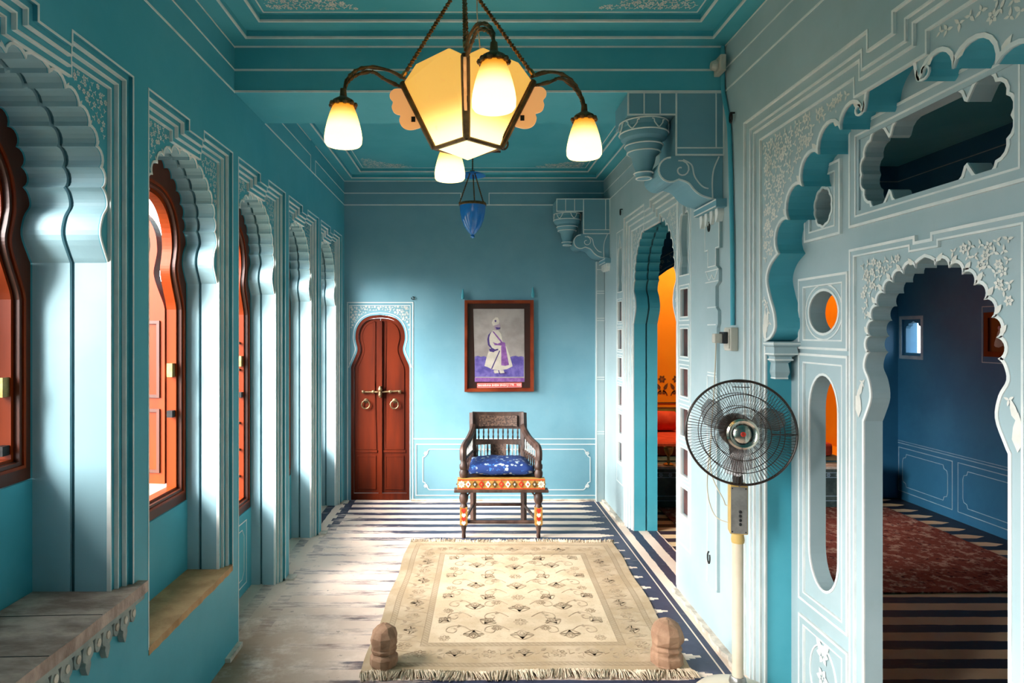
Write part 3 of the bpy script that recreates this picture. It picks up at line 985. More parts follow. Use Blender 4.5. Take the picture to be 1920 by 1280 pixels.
# skirting of crumbling plaster, right
sk = MB()
for y0, y1 in ((2.80, 3.70), (4.955, 5.70)):
    k = int((y1 - y0) / .04)
    sk.plate(TOPF, [(XR + .002, y0)] + [(XR - .020 - random.uniform(0, .022), y0 + (y1 - y0) * i / k) for i in range(k + 1)] + [(XR + .002, y1)], (), .022, -.001)
tag(sk.build('baseboard_right', 'rubble'), 'crumbling plaster skirting under the right wall', 'skirting', kind='structure')

# ------------------------------------------------------------------ screen wall inside the big arch
iw, iw_w, iw_f = MB(), MB(), MB()
H3 = half_arch(.29, 1.197, 1.720, 7, .42, 8)
door3 = arch_poly(AC, H3, .29, -.05)
pn3 = notched(AC - .36, AC + .36, -.05, 1.785, AC, .035, .018)


def cartouche(c, z):
    q = [(.298, .0)]
    q += scallop((.298, .0), (.285, .055), .25, 4) + scallop((.285, .055), (.252, .10), .25, 4) + scallop((.252, .10), (.203, .128), .25, 4)
    q += [(.185, .118), (.168, .094), (.160, .082), (.150, .088), (.140, .112), (.125, .125), (.105, .132), (0, .132)]
    up = [(c + x, z + y) for x, y in q] + [(c - x, z + y) for x, y in reversed(q[:-1])]
    dn = [(x, 2 * z - y) for x, y in reversed(up[1:-1])]
    return up + dn


cart = cartouche(AC, 2.036)
iholes = [door3, cart]
pn3 = notched(AC - .36, AC + .36, -.4, 1.785, AC, .035, .018)
panels = [(pn3, 1), (rect(AC - .362, AC + .362, 1.865, 2.208), 1)]
for sg in (1, -1):
    yc = AC + sg * .54
    iholes += [ellipse(yc, 1.575, .098, .080), ellipse(yc, 1.972, .052, .064, 48, 10, .10)]
    slot = [(yc + .095 * math.cos(a), 1.20 + .135 * math.sin(a)) for a in [PI * i / 14 for i in range(15)]] + [(yc - .095 * math.cos(a), .66 - .135 * math.sin(a)) for a in [PI * i / 14 for i in range(15)]]
    iholes.append(slot)
    for r_ in (rect(yc - .12, yc + .12, 1.855, 2.12), rect(yc - .165, yc + .165, 1.435, 1.71), rect(yc - .165, yc + .165, .43, 1.412), rect(yc - .165, yc + .165, .02, .365)):
        panels.append((r_, 0))
    iw_w.line(IW, ellipse(yc, 1.575, .125, .105), .006, .002, closed=True)
    # moulded rosette in the bottom panel
    iw_w.line(IW, ellipse(yc, .19, .09, .12), .006, .004, closed=True)
    for i in range(3):
        iw_w.flower(IW, yc, .10 + .09 * i, .04, .004, 6, i)
    for dz, r_ in ((.06, .6), (.06, 2.5), (.28, .9), (.28, 2.2)):
        iw_w.leaf(IW, yc, dz, .08, r_, .004, .4)
iw.plate(IW, rect(.90, 2.86, -.1, ZT), iholes, 0, -.062)
for h in [arch_poly(AC, H3, .29, -.3)] + iholes[1:]:
    iw_w.ring(IW, h, -.0005, .009, .003, -.002)
for r_, dbl in panels:
    if r_ is pn3:
        iw.ring(IW, r_, -.006, -.020, .008, -.001)
        iw_w.ring(IW, r_, .003, -.006, .010, -.001)
        iw_w.ring(IW, r_, -.020, -.026, .009, -.001)
        continue
    iw.ring(IW, r_, -.006, -.030, .008, -.001)
    iw_w.ring(IW, r_, .003, -.006, .010, -.001)
    iw_w.ring(IW, r_, -.030, -.036, .009, -.001)
    if dbl:
        iw.ring(IW, r_, -.036, -.05, .006, -.001)
in3, fa3 = offset(pn3, -.03), offset(door3, .018)
iw_f.floral(IW, lambda s, t: inpoly(s, t, in3) and not inpoly(s, t, fa3) and t > 1.30, (AC - .30, AC + .30, 1.24, 1.74), .029, .0180, .0025, rnd)
for x, z in H3[32::8]:
    for sg in (-1, 1):
        iw_f.leaf(IW, AC + sg * (x + .012), z + .010, .030, PI / 2 - sg * .7, .003, .55)
for sg in (-1, 1):
    for k, (dx, dz, l, r_) in enumerate(((.318, 1.205, .10, 1.55), (.322, 1.24, .07, 1.1), (.316, 1.28, .06, 1.9))):
        iw_f.leaf(IW, AC + sg * dx, dz, l, r_ if sg > 0 else PI - r_, .003, .34)
wall_screen = tag(iw.build('wall_right_screen', 'rightpaint'), 'pierced teal screen wall with cut-out windows inside the great arch', 'wall', kind='structure')
iw_w.build('screen_outline', 'white', wall_screen, label='white painted outlines of the cut-outs')
iw_f.build('spandrel_flowers', 'cream', wall_screen, kind='stuff')
# hanging capital where the big arch springs
for sg, y0 in ((1, AC + .78), (-1, AC - .78)):
    q = thing('trim_1' if sg > 0 else 'trim_2', 'small hanging capital under the great arch beside the fan' if sg > 0 else 'small hanging capital at the near foot of the great arch', 'capital', (1.29, y0, 1.3), kind='structure')
    z = 1.46
    prof = [(.055, 0), (.055, -.016), (.046, -.022), (.050, -.05), (.034, -.062), (.036, -.076), (.026, -.088), (.030, -.125), (.024, -.150)]
    m, w = MB(), MB()
    for (r0, h0), (r1, h1) in zip(prof, prof[1:]):
        vs_ = []
        for r_, h in ((r0, h0), (r1, h1)):
            for dx, dy in ((-1, 0), (1, 0), (1, -sg * 1.6), (-1, -sg * 1.6)):
                vs_.append((1.285 + dx * r_, y0 + dy * r_, z + h))
        m.add(vs_, [(0, 1, 5, 4), (1, 2, 6, 5), (2, 3, 7, 6), (3, 0, 4, 7), (0, 3, 2, 1), (4, 5, 6, 7)])
    for r_, h in ((.0555, -.008), (.051, -.05), (.037, -.074), (.025, -.150)):
        w.box((1.285 - r_ - .0015, min(y0, y0 - sg * (r_ * 1.6 + .0015)), z + h - .003), (1.285 + r_ + .0015, max(y0, y0 - sg * (r_ * 1.6 + .0015)), z + h + .003))
    m.build('capital', 'rightpaint', q)
    w.build('capital_line', 'white', q)

# ------------------------------------------------------------------ beam, ceilings, wall behind
m = MB().box((XL - .1, 3.02, 2.63), (XR + .1, 3.47, ZT)).box((XL - .1, .90, 2.63), (XR + .1, 1.38, ZT))
beam = tag(m.build('trim_3', 'ceil'), 'heavy teal beam crossing the room below the ceiling', 'beam', kind='structure')
w = MB()
FB = Fr((0, 3.02, 0), (1, 0, 0), (0, 0, 1), (0, -1, 0))
for z in (2.634, 2.735, 2.845):
    w.line(FB, [(XL, z), (XR, z)], .009, .0025)
w.build('beam_line', 'white', beam)
cl, cw, cf = MB(), MB(), MB()
CF = Fr((0, 0, ZC), (1, 0, 0), (0, 1, 0), (0, 0, -1))
for y0, y1 in ((-2.0, .90), (1.38, 3.02), (3.47, YB)):
    R0 = rect(XL, XR, y0, y1)
    cl.ring(CF, R0, .05, -.085, .062, -.08)
    cl.ring(CF, R0, -.085, -.175, .030, -.08)
    cl.plate(CF, offset(R0, -.17), (), 0, -.08)
    cw.ring(CF, R0, -.078, -.0865, .0635, .055)
    cw.ring(CF, R0, -.168, -.1765, .0315, .022)
    cw.ring(CF, R0, -.196, -.202, .002, -.002)
    cf_in = offset(R0, -.215)
    for (px, sx) in ((XL + .215, 1), (XR - .215, -1)):
        for (py, sy) in ((y0 + .215, 1), (y1 - .215, -1)):
            poly = [(px, py)] + [(px + sx * x, py + sy * y) for x, y in ((.40, 0), (.43, .03), (.40, .06), (.34, .075), (.36, .10), (.30, .14), (.24, .13), (.20, .17), (.14, .20), (.12, .27), (.05, .30), (0, .29))]
            cf.floral(CF, lambda s, t, P=poly: inpoly(s, t, P), (min(px, px + sx * .45), max(px, px + sx * .45), min(py, py + sy * .32), max(py, py + sy * .32)), .026, .0155, .0012, rnd)
ceiling = tag(cl.build('ceiling', 'ceil'), 'teal coffered ceiling with stepped white-edged borders', 'ceiling', kind='structure')
cw.build('ceiling_line', 'white', ceiling)
cf.build('ceiling_corner_flowers', 'cream', ceiling, kind='stuff', label='pale painted arabesques in the ceiling corners')
# white cornice lines on the walls
w = MB()
for y0, y1 in ((1.38, 3.02), (3.47, 4.48), (4.62, YB)):
    for F in (LW, RW):
        w.line(F, [(y0, 2.63), (y1, 2.63)], .008, .0025)
        w.line(F, [(y0, 2.735), (y1, 2.735)], .006, .0025)
        w.line(F, [(y0, 2.842), (y1, 2.842)], .006, .0025)
        if y0 > 4.5:
            w.line(F, [(y0, 2.735), (y0, 2.63)], .006, .0025)
        elif y0 > 3.1:
            w.line(F, [(y1, 2.735), (y1, 2.63)], .006, .0025)
for F in (LW, RW):
    w.line(F, [(4.48, 2.63), (4.62, 2.63)], .008, .0025)
w.line(BW, [(XL, 2.63), (XR, 2.63)], .010, .0025)
w.line(BW, [(XL, 2.735), (-.06, 2.735), (-.06, 2.63)], .007, .0025)
w.line(BW, [(.19, 2.63), (.19, 2.735), (XR, 2.735)], .007, .0025)
w.line(BW, [(XL, 2.842), (XR, 2.842)], .007, .0025)
tag(w.build('trim_4', 'white'), 'white painted cornice lines high on the walls', 'cornice lines', kind='structure')
roof = MB().box((-1.6, -2.3, ZT), (4.1, 7.4, ZT + .12)).build('ceiling_slab', 'ceil')
tag(roof, 'flat roof slab above the rooms', 'roof', kind='structure')
wf = MB().box((-1.6, -2.2, -.1), (4.1, -2.0, ZT)).build('wall_front', 'teal')
tag(wf, 'teal wall behind the viewer', 'wall', kind='structure')

# ------------------------------------------------------------------ side room
sr, srw = MB(), MB()
winp = rect(5.42, 5.66, 1.29, 1.61)
sr.plate(SW, rect(-2.1, 7.3, -.1, ZT), [winp], 0, -.14)
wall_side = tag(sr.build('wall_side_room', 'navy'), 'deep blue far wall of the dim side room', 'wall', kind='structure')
for s0, s1 in ((5.06, 5.70), (4.36, 5.00), (3.66, 4.30), (2.96, 3.60)):
    srw.line(SW, rect(s0, s1, .07, .46), .006, .002, closed=True)
    i0, i1, t0, t1 = s0 + .05, s1 - .05, .12, .41
    srw.line(SW, [(i0 + .05, t0), (i1 - .05, t0), (i1 - .04, t0 + .03), (i1 - .01, t0 + .04), (i1, t0 + .07), (i1, t1 - .07), (i1 - .01, t1 - .04), (i1 - .04, t1 - .03), (i1 - .05, t1), (i0 + .05, t1), (i0 + .04, t1 - .03), (i0 + .01, t1 - .04), (i0, t1 - .07), (i0, t0 + .07), (i0 + .01, t0 + .04), (i0 + .04, t0 + .03)], .005, .002, closed=True)
srw.line(SW, [(2.9, .50), (5.74, .50)], .006, .002)
srw.line(SW, [(2.9, .52), (5.74, .52)], .004, .002)
srw.ring(SW, winp, .0, .03, .003, -.001)
for z in (2.62, 2.70, 2.86):
    srw.line(SW, [(1.0, z), (5.78, z)], .008, .002)
srw.line(SW, rect(4.44, 4.76, 1.27, 1.69), .007, .002, closed=True)
srw.build('painted_line', 'paleblue', wall_side)
# alcove wall at the far end, with its wide arched opening
AW = Fr((0, 5.80, 0), (1, 0, 0), (0, 0, 1), (0, -1, 0))
alc = [(1.52, .33), (3.48, .33), (3.48, 1.62)] + [(2.50 + .98 * math.cos(a), 1.62 + .62 * math.sin(a)) for a in [PI * i / 20 for i in range(1, 20)]] + [(1.52, 1.62)]
m = MB().plate(AW, rect(1.43, 3.90, -.1, ZT), [alc], 0, -.15)
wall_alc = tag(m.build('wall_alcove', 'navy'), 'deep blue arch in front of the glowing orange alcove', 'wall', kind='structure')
w = MB()
w.ring(AW, alc, .02, .028, .003, -.001)
w.ring(AW, alc, .12, .127, .003, -.001)
w.floral(AW, lambda s, t: inpoly(s, t, offset(alc, .115)) and not inpoly(s, t, offset(alc, .03)), (1.45, 3.8, 1.3, 2.4), .05, .022, .002, rnd)
for z in (2.62, 2.70, 2.86):
    w.line(AW, [(1.43, z), (3.90, z)], .008, .002)
w.build('painted_line', 'paleblue', wall_alc)
m = MB().box((1.43, 5.955, .2), (3.83, 7.05, .33)).box((1.43, 7.05, .3), (3.83, 7.2, ZT)).box((1.43, 5.955, .3), (1.46, 7.05, ZT)).box((3.76, 5.955, .3), (3.83, 7.05, ZT))
wall_or = tag(m.build('wall_alcove_back', 'orange'), 'saffron orange wall of the lit alcove', 'wall', kind='structure')
OWF = Fr((0, 7.05, 0), (1, 0, 0), (0, 0, 1), (0, -1, 0))
MB().plate(OWF, rect(1.46, 3.76, .32, .66), (), .006, 0).build('dado_band', 'olive', wall_or)
w = MB()
w.line(OWF, [(1.46, .665), (3.76, .665)], .012, .008)
w.line(OWF, [(1.46, .72), (3.76, .72)], .012, .008)
for i in range(15):
    x = 1.52 + i * .155
    for sg in (-1, 1):
        w.line(OWF, [(x + sg * (.006 + (.05 - .0034 * k) * abs(math.cos(.5 * k))), .80 + .012 * k * .4 + (.05 - .0034 * k) * math.sin(.5 * k)) for k in range(13)], .012, .004)
        w.leaf(OWF, x + sg * .02, .86, .09, PI / 2 - sg * .5, .003)
    w.flower(OWF, x, .98, .045, .003)
for x in (1.80, 2.35, 2.9, 3.42):
    w.line(OWF, [tuple(q) for q in spline([(x, 1.25), (x + .03, 1.36), (x - .01, 1.46), (x + .02, 1.55)], 4)], .012, .003)
    w.flower(OWF, x + .02, 1.57, .06, .003)
    for k in range(5):
        w.leaf(OWF, x + .01, 1.28 + .05 * k, .07, .5 if k % 2 else 2.5, .003)
w.build('painted_scroll', 'motifdark', wall_or, kind='stuff', label='brown painted scrolls and flower stems')
m = MB().box((1.435, 5.50, -.004), (3.50, 5.795, .325)).box((1.53, 5.795, .331), (3.47, 7.045, .336))
plinth = tag(m.build('floor_alcove', 'plinthpaint'), 'low dark painted platform in front of the orange alcove', 'platform', kind='structure')
PF = Fr((0, 5.50, 0), (1, 0, 0), (0, 0, 1), (0, -1, 0))
w = MB()
for z in (.05, .09, .25, .29):
    w.line(PF, [(1.44, z), (3.495, z)], .007, .003)
for i in range(25):
    w.flower(PF, 1.5 + i * .08, .27, .02, .002)
w.build('platform_line', 'paleblue', plinth)
MB().box((1.435, 5.48, .325), (3.52, 5.62, .345)).build('platform_edge', 'rubble', plinth)
# courtyard outside
o = MB().box((-60, -60, -5.2), (60, 60, -5.0)).build('ground_outside', 'outside')
tag(o, 'dusty ground far below the windows', 'ground', kind='structure')
# ================================================================== WINDOWS AND DOOR
def window(i, c, zw, nf, label, zsh=1.60, ztop=2.10, nbars=0, near=172, far=97, fold=.125):
    """wooden window set in a niche: cusped outer frame with a keyhole opening and two leaves swung outwards"""
    q = thing('window_%d' % i, label, 'window', (XL + nf, c, zw), kind='structure')
    out = offset(arch_poly(c, HALF, OHW, zw), -.003)
    hole = horseshoe(c, .280, zw + .065, zsh, ztop)
    fr_ = MB().plate(LW, out, [hole], nf - .004, nf - .030).build('frame', 'brownwood', q)
    hole2 = horseshoe(c, .268, zw + .076, zsh, ztop - .02)
    MB().plate(LW, offset(hole, -.001), [hole2], nf - .022, nf - .065).build('inner_frame', 'orangewood', q)
    MB().ring(LW, hole, .012, .022, nf + .002, nf - .006).build('frame_bead', 'orangewood', fr_)
    # iron studs down the far stile
    for k in range(nbars):
        MB().tube([LW.P(c + .268, zw + .2 + k * .155, nf - .045), LW.P(c + .246, zw + .2 + k * .155, nf - .045)], .007, 6).build('stud', 'iron', q)
    # leaves: half of the keyhole each, hinged at the jambs, standing open outside
    for sg, ang in ((1, far), (-1, near)):
        a = math.radians(ang)
        U = Vector((-math.sin(a), -sg * math.cos(a), 0))      # along the leaf from its hinge
        hinge = LW.P(c + sg * .262, 0, nf - .070)
        N = Vector((-U.y, U.x, 0)) * (1 if sg > 0 else -1)
        LFm = Fr(hinge, U, (0, 0, 1), N)
        prof = [(x - c, z) for x, z in horseshoe(c, .236, zw + .09, zsh, ztop - .03)]
        outl = [(.236 - x, z) for x, z in prof if x >= -1e-6]
        # folded double, so each leaf stands half as wide as its half of the opening
        hi_ = max(z for x, z in outl if x <= fold)
        outl = [q_ for q_ in outl if q_[0] <= fold] + [(fold, hi_ + .01), (fold, zw + .09)]
        lf = MB().plate(LFm, outl, (), .0, -.046).build('shutter_leaf', 'orangewood', q)
        zz = zsh - .05
        for t0, t1 in ((zw + .14, zw + .14 + (zz - zw - .14) * .42), (zw + .19 + (zz - zw - .14) * .42, zz)):
            MB().ring(LFm, rect(.022, fold - .017, t0, t1), 0, -.014, .007, -.001).build('panel_bead', 'brownwood', lf)
    MB().box((XL + nf - .05, c + .238, 1.30), (XL + nf - .026, c + .268, 1.36)).build('latch', 'brass', q)
    MB().box((XL + nf - .05, c + .238, 1.12), (XL + nf - .026, c + .268, 1.15)).build('latch', 'iron', q)
    return q


window(1, BAYS[0][0], 1.03, -.29, 'dark wooden window above the broad stone ledge', near=14, far=40, fold=.232)
window(2, BAYS[1][0], .73, -.185, 'orange wooden keyhole window above the ochre sill', near=95)
window(3, BAYS[2][0], .46, -.185, 'orange wooden keyhole window in the third niche, second from the ochre sill', nbars=6)
window(4, BAYS[3][0], .46, -.185, 'orange wooden keyhole window in the fourth niche', nbars=6)
window(5, BAYS[4][0], .46, -.185, 'orange wooden keyhole window in the farthest niche by the door', nbars=6)
for c, zw in [(b[0], b[4]) for b in BAYS] + [(.84, .46), (-.03, .46)]:
    portal((XL - .42, c, (zw + 2.15) / 2), (1, 0, 0), .6, 2.15 - zw)

# back door: two keyhole leaves
door = thing('door_1', 'red brown double door with keyhole shaped top in the back wall', 'door', (DC, YB, 0), kind='structure')
DF = Fr((0, YB, 0), (1, 0, 0), (0, 0, 1), (0, -1, 0))
full = horseshoe(DC, DHW, .0, 1.18, 1.652)
ring_ = MB().plate(DF, [(x, max(z, .004)) for x, z in offset(full, -.002)], [offset(horseshoe(DC, DHW, .035, 1.18, 1.652), -.026)], -.004, -.05)
ring_.build('door_frame', 'doorwood', door)
for sg in (-1, 1):
    half = [(x - DC, z) for x, z in offset(horseshoe(DC, DHW, .036, 1.18, 1.652), -.028)]
    half = [(x, z) for x, z in half if x >= -1e-5]
    outl = [(DC + sg * max(x, .002), z) for x, z in half] + [(DC + sg * .002, .036 + .028)]
    lf = MB().plate(DF, outl, (), -.022, -.05).build('door_leaf', 'doorwood', door)
    # raised panels
    pan = [(x, z) for x, z in offset(horseshoe(DC, DHW, .40, 1.18, 1.652), -.060)]
    pan = [(DC + sg * max(x - DC, .045), z) for x, z in pan if x - DC >= .0]
    pan = pan + [(DC + sg * .045, pan[0][1])]
    MB().plate(DF, pan, (), -.018, -.023).build('upper_panel', 'doorwood', lf)
    MB().ring(DF, pan, 0, .010, -.0145, -.023).build('panel_bead', 'doorwood', lf)
    lo = rect(min(DC + sg * .05, DC + sg * .20), max(DC + sg * .05, DC + sg * .20), .105, .385)
    MB().plate(DF, lo, (), -.018, -.023).build('lower_panel', 'doorwood', lf)
    MB().ring(DF, lo, 0, .010, -.0145, -.023).build('panel_bead', 'doorwood', lf)
    MB().box((min(DC + sg * .028, DC + sg * .225), YB + .012, .425), (max(DC + sg * .028, DC + sg * .225), YB + .022, .445)).build('door_rail', 'doorwood', lf)
    # ring knocker
    kx = DC + sg * .128
    MB().lathe([(.022, 0), (.022, .006), (.012, .012), (.008, .022)], (kx, YB + .022, .885), 14, (0, -1, 0)).build('knocker_boss', 'oldbrass', lf)
    MB().tube([(kx + .036 * math.sin(t), YB - .004, .853 - .036 * math.cos(t)) for t in [2 * PI * k / 20 for k in range(21)]], .006, 6).build('knocker_ring', 'oldbrass', lf)
MB().box((DC - .016, YB + .003, .06), (DC + .016, YB + .0215, 1.60)).build('meeting_stile', 'doorwood', door)
# hasp and bolt
MB().tube([(DC - .155, YB - .004, .965), (DC - .02, YB - .010, .965)], .008, 8).tube([(DC + .02, YB - .010, .965), (DC + .185, YB - .004, .975)], .008, 8).build('bolt', 'oldbrass', door)
MB().lathe([(.010, -.05), (.018, -.03), (.014, 0), (.022, .02), (.010, .05)], (DC + .002, YB - .012, .968), 10).build('hasp', 'oldbrass', door)
for x in (-.15, -.06, .09, .175):
    MB().lathe([(.013, -.012), (.016, 0), (.013, .012)], (DC + x, YB - .004, .967), 10, (1, 0, 0)).build('bolt_staple', 'oldbrass', door)


# ================================================================== BRACKETS UNDER THE BEAM
def bracket(i, y0, dep, label):
    q = thing('trim_%d' % i, label, 'bracket', (1.0, y0, 2.1), kind='structure')
    F = Fr((0, y0, 0), (1, 0, 0), (0, 0, 1), (0, -1, 0))
    X1 = XR - .002
    blk_ = [(.757, 2.525), (.984, 2.525), (.984, 2.335), (X1, 2.335), (X1, 2.629), (.757, 2.629)]
    MB().plate(F, blk_, (), 0, -dep).build('bracket_block', 'backpaint', q)
    w = MB()
    w.line(F, blk_, .008, .002, closed=True)
    for x in (.832, .908):
        w.line(F, [(x, 2.525), (x, 2.63)], .006, .002)
    w.line(F, [(.984, 2.525), (.984, 2.63)], .008, .002)
    w.line(F, [(.984, 2.368), (X1, 2.368)], .006, .002)
    w.line(F, [(1.172, 2.368), (1.172, 2.63)], .006, .002)
    w.build('bracket_line', 'white', q)
    # hanging capital
    cx, cy = .862, y0 + .115
    MB().lathe([(.112, 0), (.114, -.02), (.108, -.032), (.116, -.06), (.108, -.085), (.086, -.098), (.090, -.120), (.078, -.150), (.058, -.170), (.052, -.200), (.040, -.235), (.044, -.250), (.036, -.262), (.034, -.275)], (cx, cy, 2.525), 24).build('hanging_capital', 'backpaint', q, smooth=True)
    w = MB()
    for r_, h in ((.1155, -.008), (.117, -.060), (.0905, -.118), (.079, -.150), (.046, -.250), (.036, -.274)):
        w.tube([(cx + r_ * math.cos(t), cy + r_ * math.sin(t), 2.525 + h) for t in [2 * PI * k / 28 for k in range(29)]], .0038, 5, False)
    for th0 in (-2.3, -1.2, -.1, 1.0, 2.1, 3.2):
        for sg in (-1, 1):
            w.tube([(cx + .117 * math.cos(th0 + sg * a), cy + .117 * math.sin(th0 + sg * a), 2.525 - .014 - h) for a, h in ((.30, .002), (.22, .004), (.20, .018), (.08, .034), (0, .042))], .0032, 5, False)
    w.build('capital_line', 'white', q)
    # S-scroll console below
    cs, cz = .962, 2.268
    prof = [(cs + .058 * math.cos(t), cz + .058 * math.sin(t)) for t in [math.radians(a) for a in range(90, 290, 16)]]
    prof += [tuple(p) for p in spline([(1.0, 2.222), (1.045, 2.205), (1.075, 2.17), (1.11, 2.145), (1.16, 2.13), (X1, 2.125)], 4)]
    prof += [(X1, 2.334), (cs, 2.334)]
    MB().plate(F, prof, (), -.012, -dep).build('scroll_console', 'backpaint', q, smooth=False)
    w = MB()
    w.line(F, prof[:-2], .008, -.009, -.012)
    w.line(F, [(cs + .05 + .012 + (.045 - .0026 * k) * math.cos(1.9 - .48 * k) - .012, cz + (.045 - .0026 * k) * math.sin(1.9 - .48 * k)) for k in range(15)], .006, -.009, -.012)
    w.line(F, [tuple(p) for p in spline([(1.02, 2.315), (1.06, 2.29), (1.075, 2.235), (1.11, 2.19), (1.14, 2.178)], 5)], .006, -.009, -.012)
    w.line(F, [tuple(p) for p in spline([(1.19, 2.33), (1.165, 2.27), (1.158, 2.21), (1.16, 2.135)], 5)], .006, -.009, -.012)
    w.build('console_line', 'white', q)
    # cap and tear-drop fringe on the side wall
    ymid = y0 + dep / 2
    MB().plate(RW, rect(ymid - dep * .62, ymid + dep * .5, 2.085, 2.124), (), .05, .0).build('console_cap', 'backpaint', q)
    w = MB()
    w.line(RW, [(ymid - dep * .62, 2.118), (ymid + dep * .5, 2.118)], .006, .052, .049)
    w.line(RW, [(ymid - dep * .62, 2.088), (ymid + dep * .5, 2.088)], .006, .052, .049)
    w.build('cap_line', 'white', q)
    for k in range(4):
        yy = ymid - dep * .42 + k * dep * .26
        MB().plate(RW, [tuple(p) for p in spline([(yy - .016, 2.085), (yy - .020, 2.06), (yy - .006, 2.03), (yy + .008, 2.022), (yy + .012, 2.045), (yy + .016, 2.085)], 3)], (), .03, 0).build('tear_drop', 'white', q)
    return q


bracket(5, 3.02, .26, 'carved bracket with hanging capital under the beam')
bracket(6, 5.44, .255, 'carved bracket with hanging capital against the back wall')
# slim corner pilaster below the far bracket
m, w = MB(), MB()
m.plate(BW, rect(1.135, XR - .003, 0.0, 2.12), (), .05, .0005)
for z in (2.05, 1.86, 1.84, 1.62, 1.60, 1.10, 1.08, .62, .60):
    w.line(BW, [(1.135, z), (XR - .003, z)], .006, .052, .049)
w.line(BW, [(1.138, 0), (1.138, 2.12)], .006, .052, .049)
cp = tag(m.build('trim_7', 'rightpaint'), 'slim white-lined pilaster in the far right corner', 'pilaster', kind='structure')
w.build('pilaster_line', 'white', cp)

# ================================================================== CHANDELIER
CY, CX = 2.20, 0.0
ch = thing('chandelier', 'lit amber glass chandelier with four tulip shades hanging on rope chains', 'chandelier', (CX, CY, 2.09))
RA = math.radians(10)      # the arms
RB_ = math.radians(-2)     # the lantern body


def pol(r, k, z, off=0.0):
    """point at radius r towards corner k (0 right, 1 back, 2 left, 3 front)"""
    a = RB_ + k * PI / 2 + off
    return Vector((CX + r * math.cos(a), CY + r * math.sin(a), z))


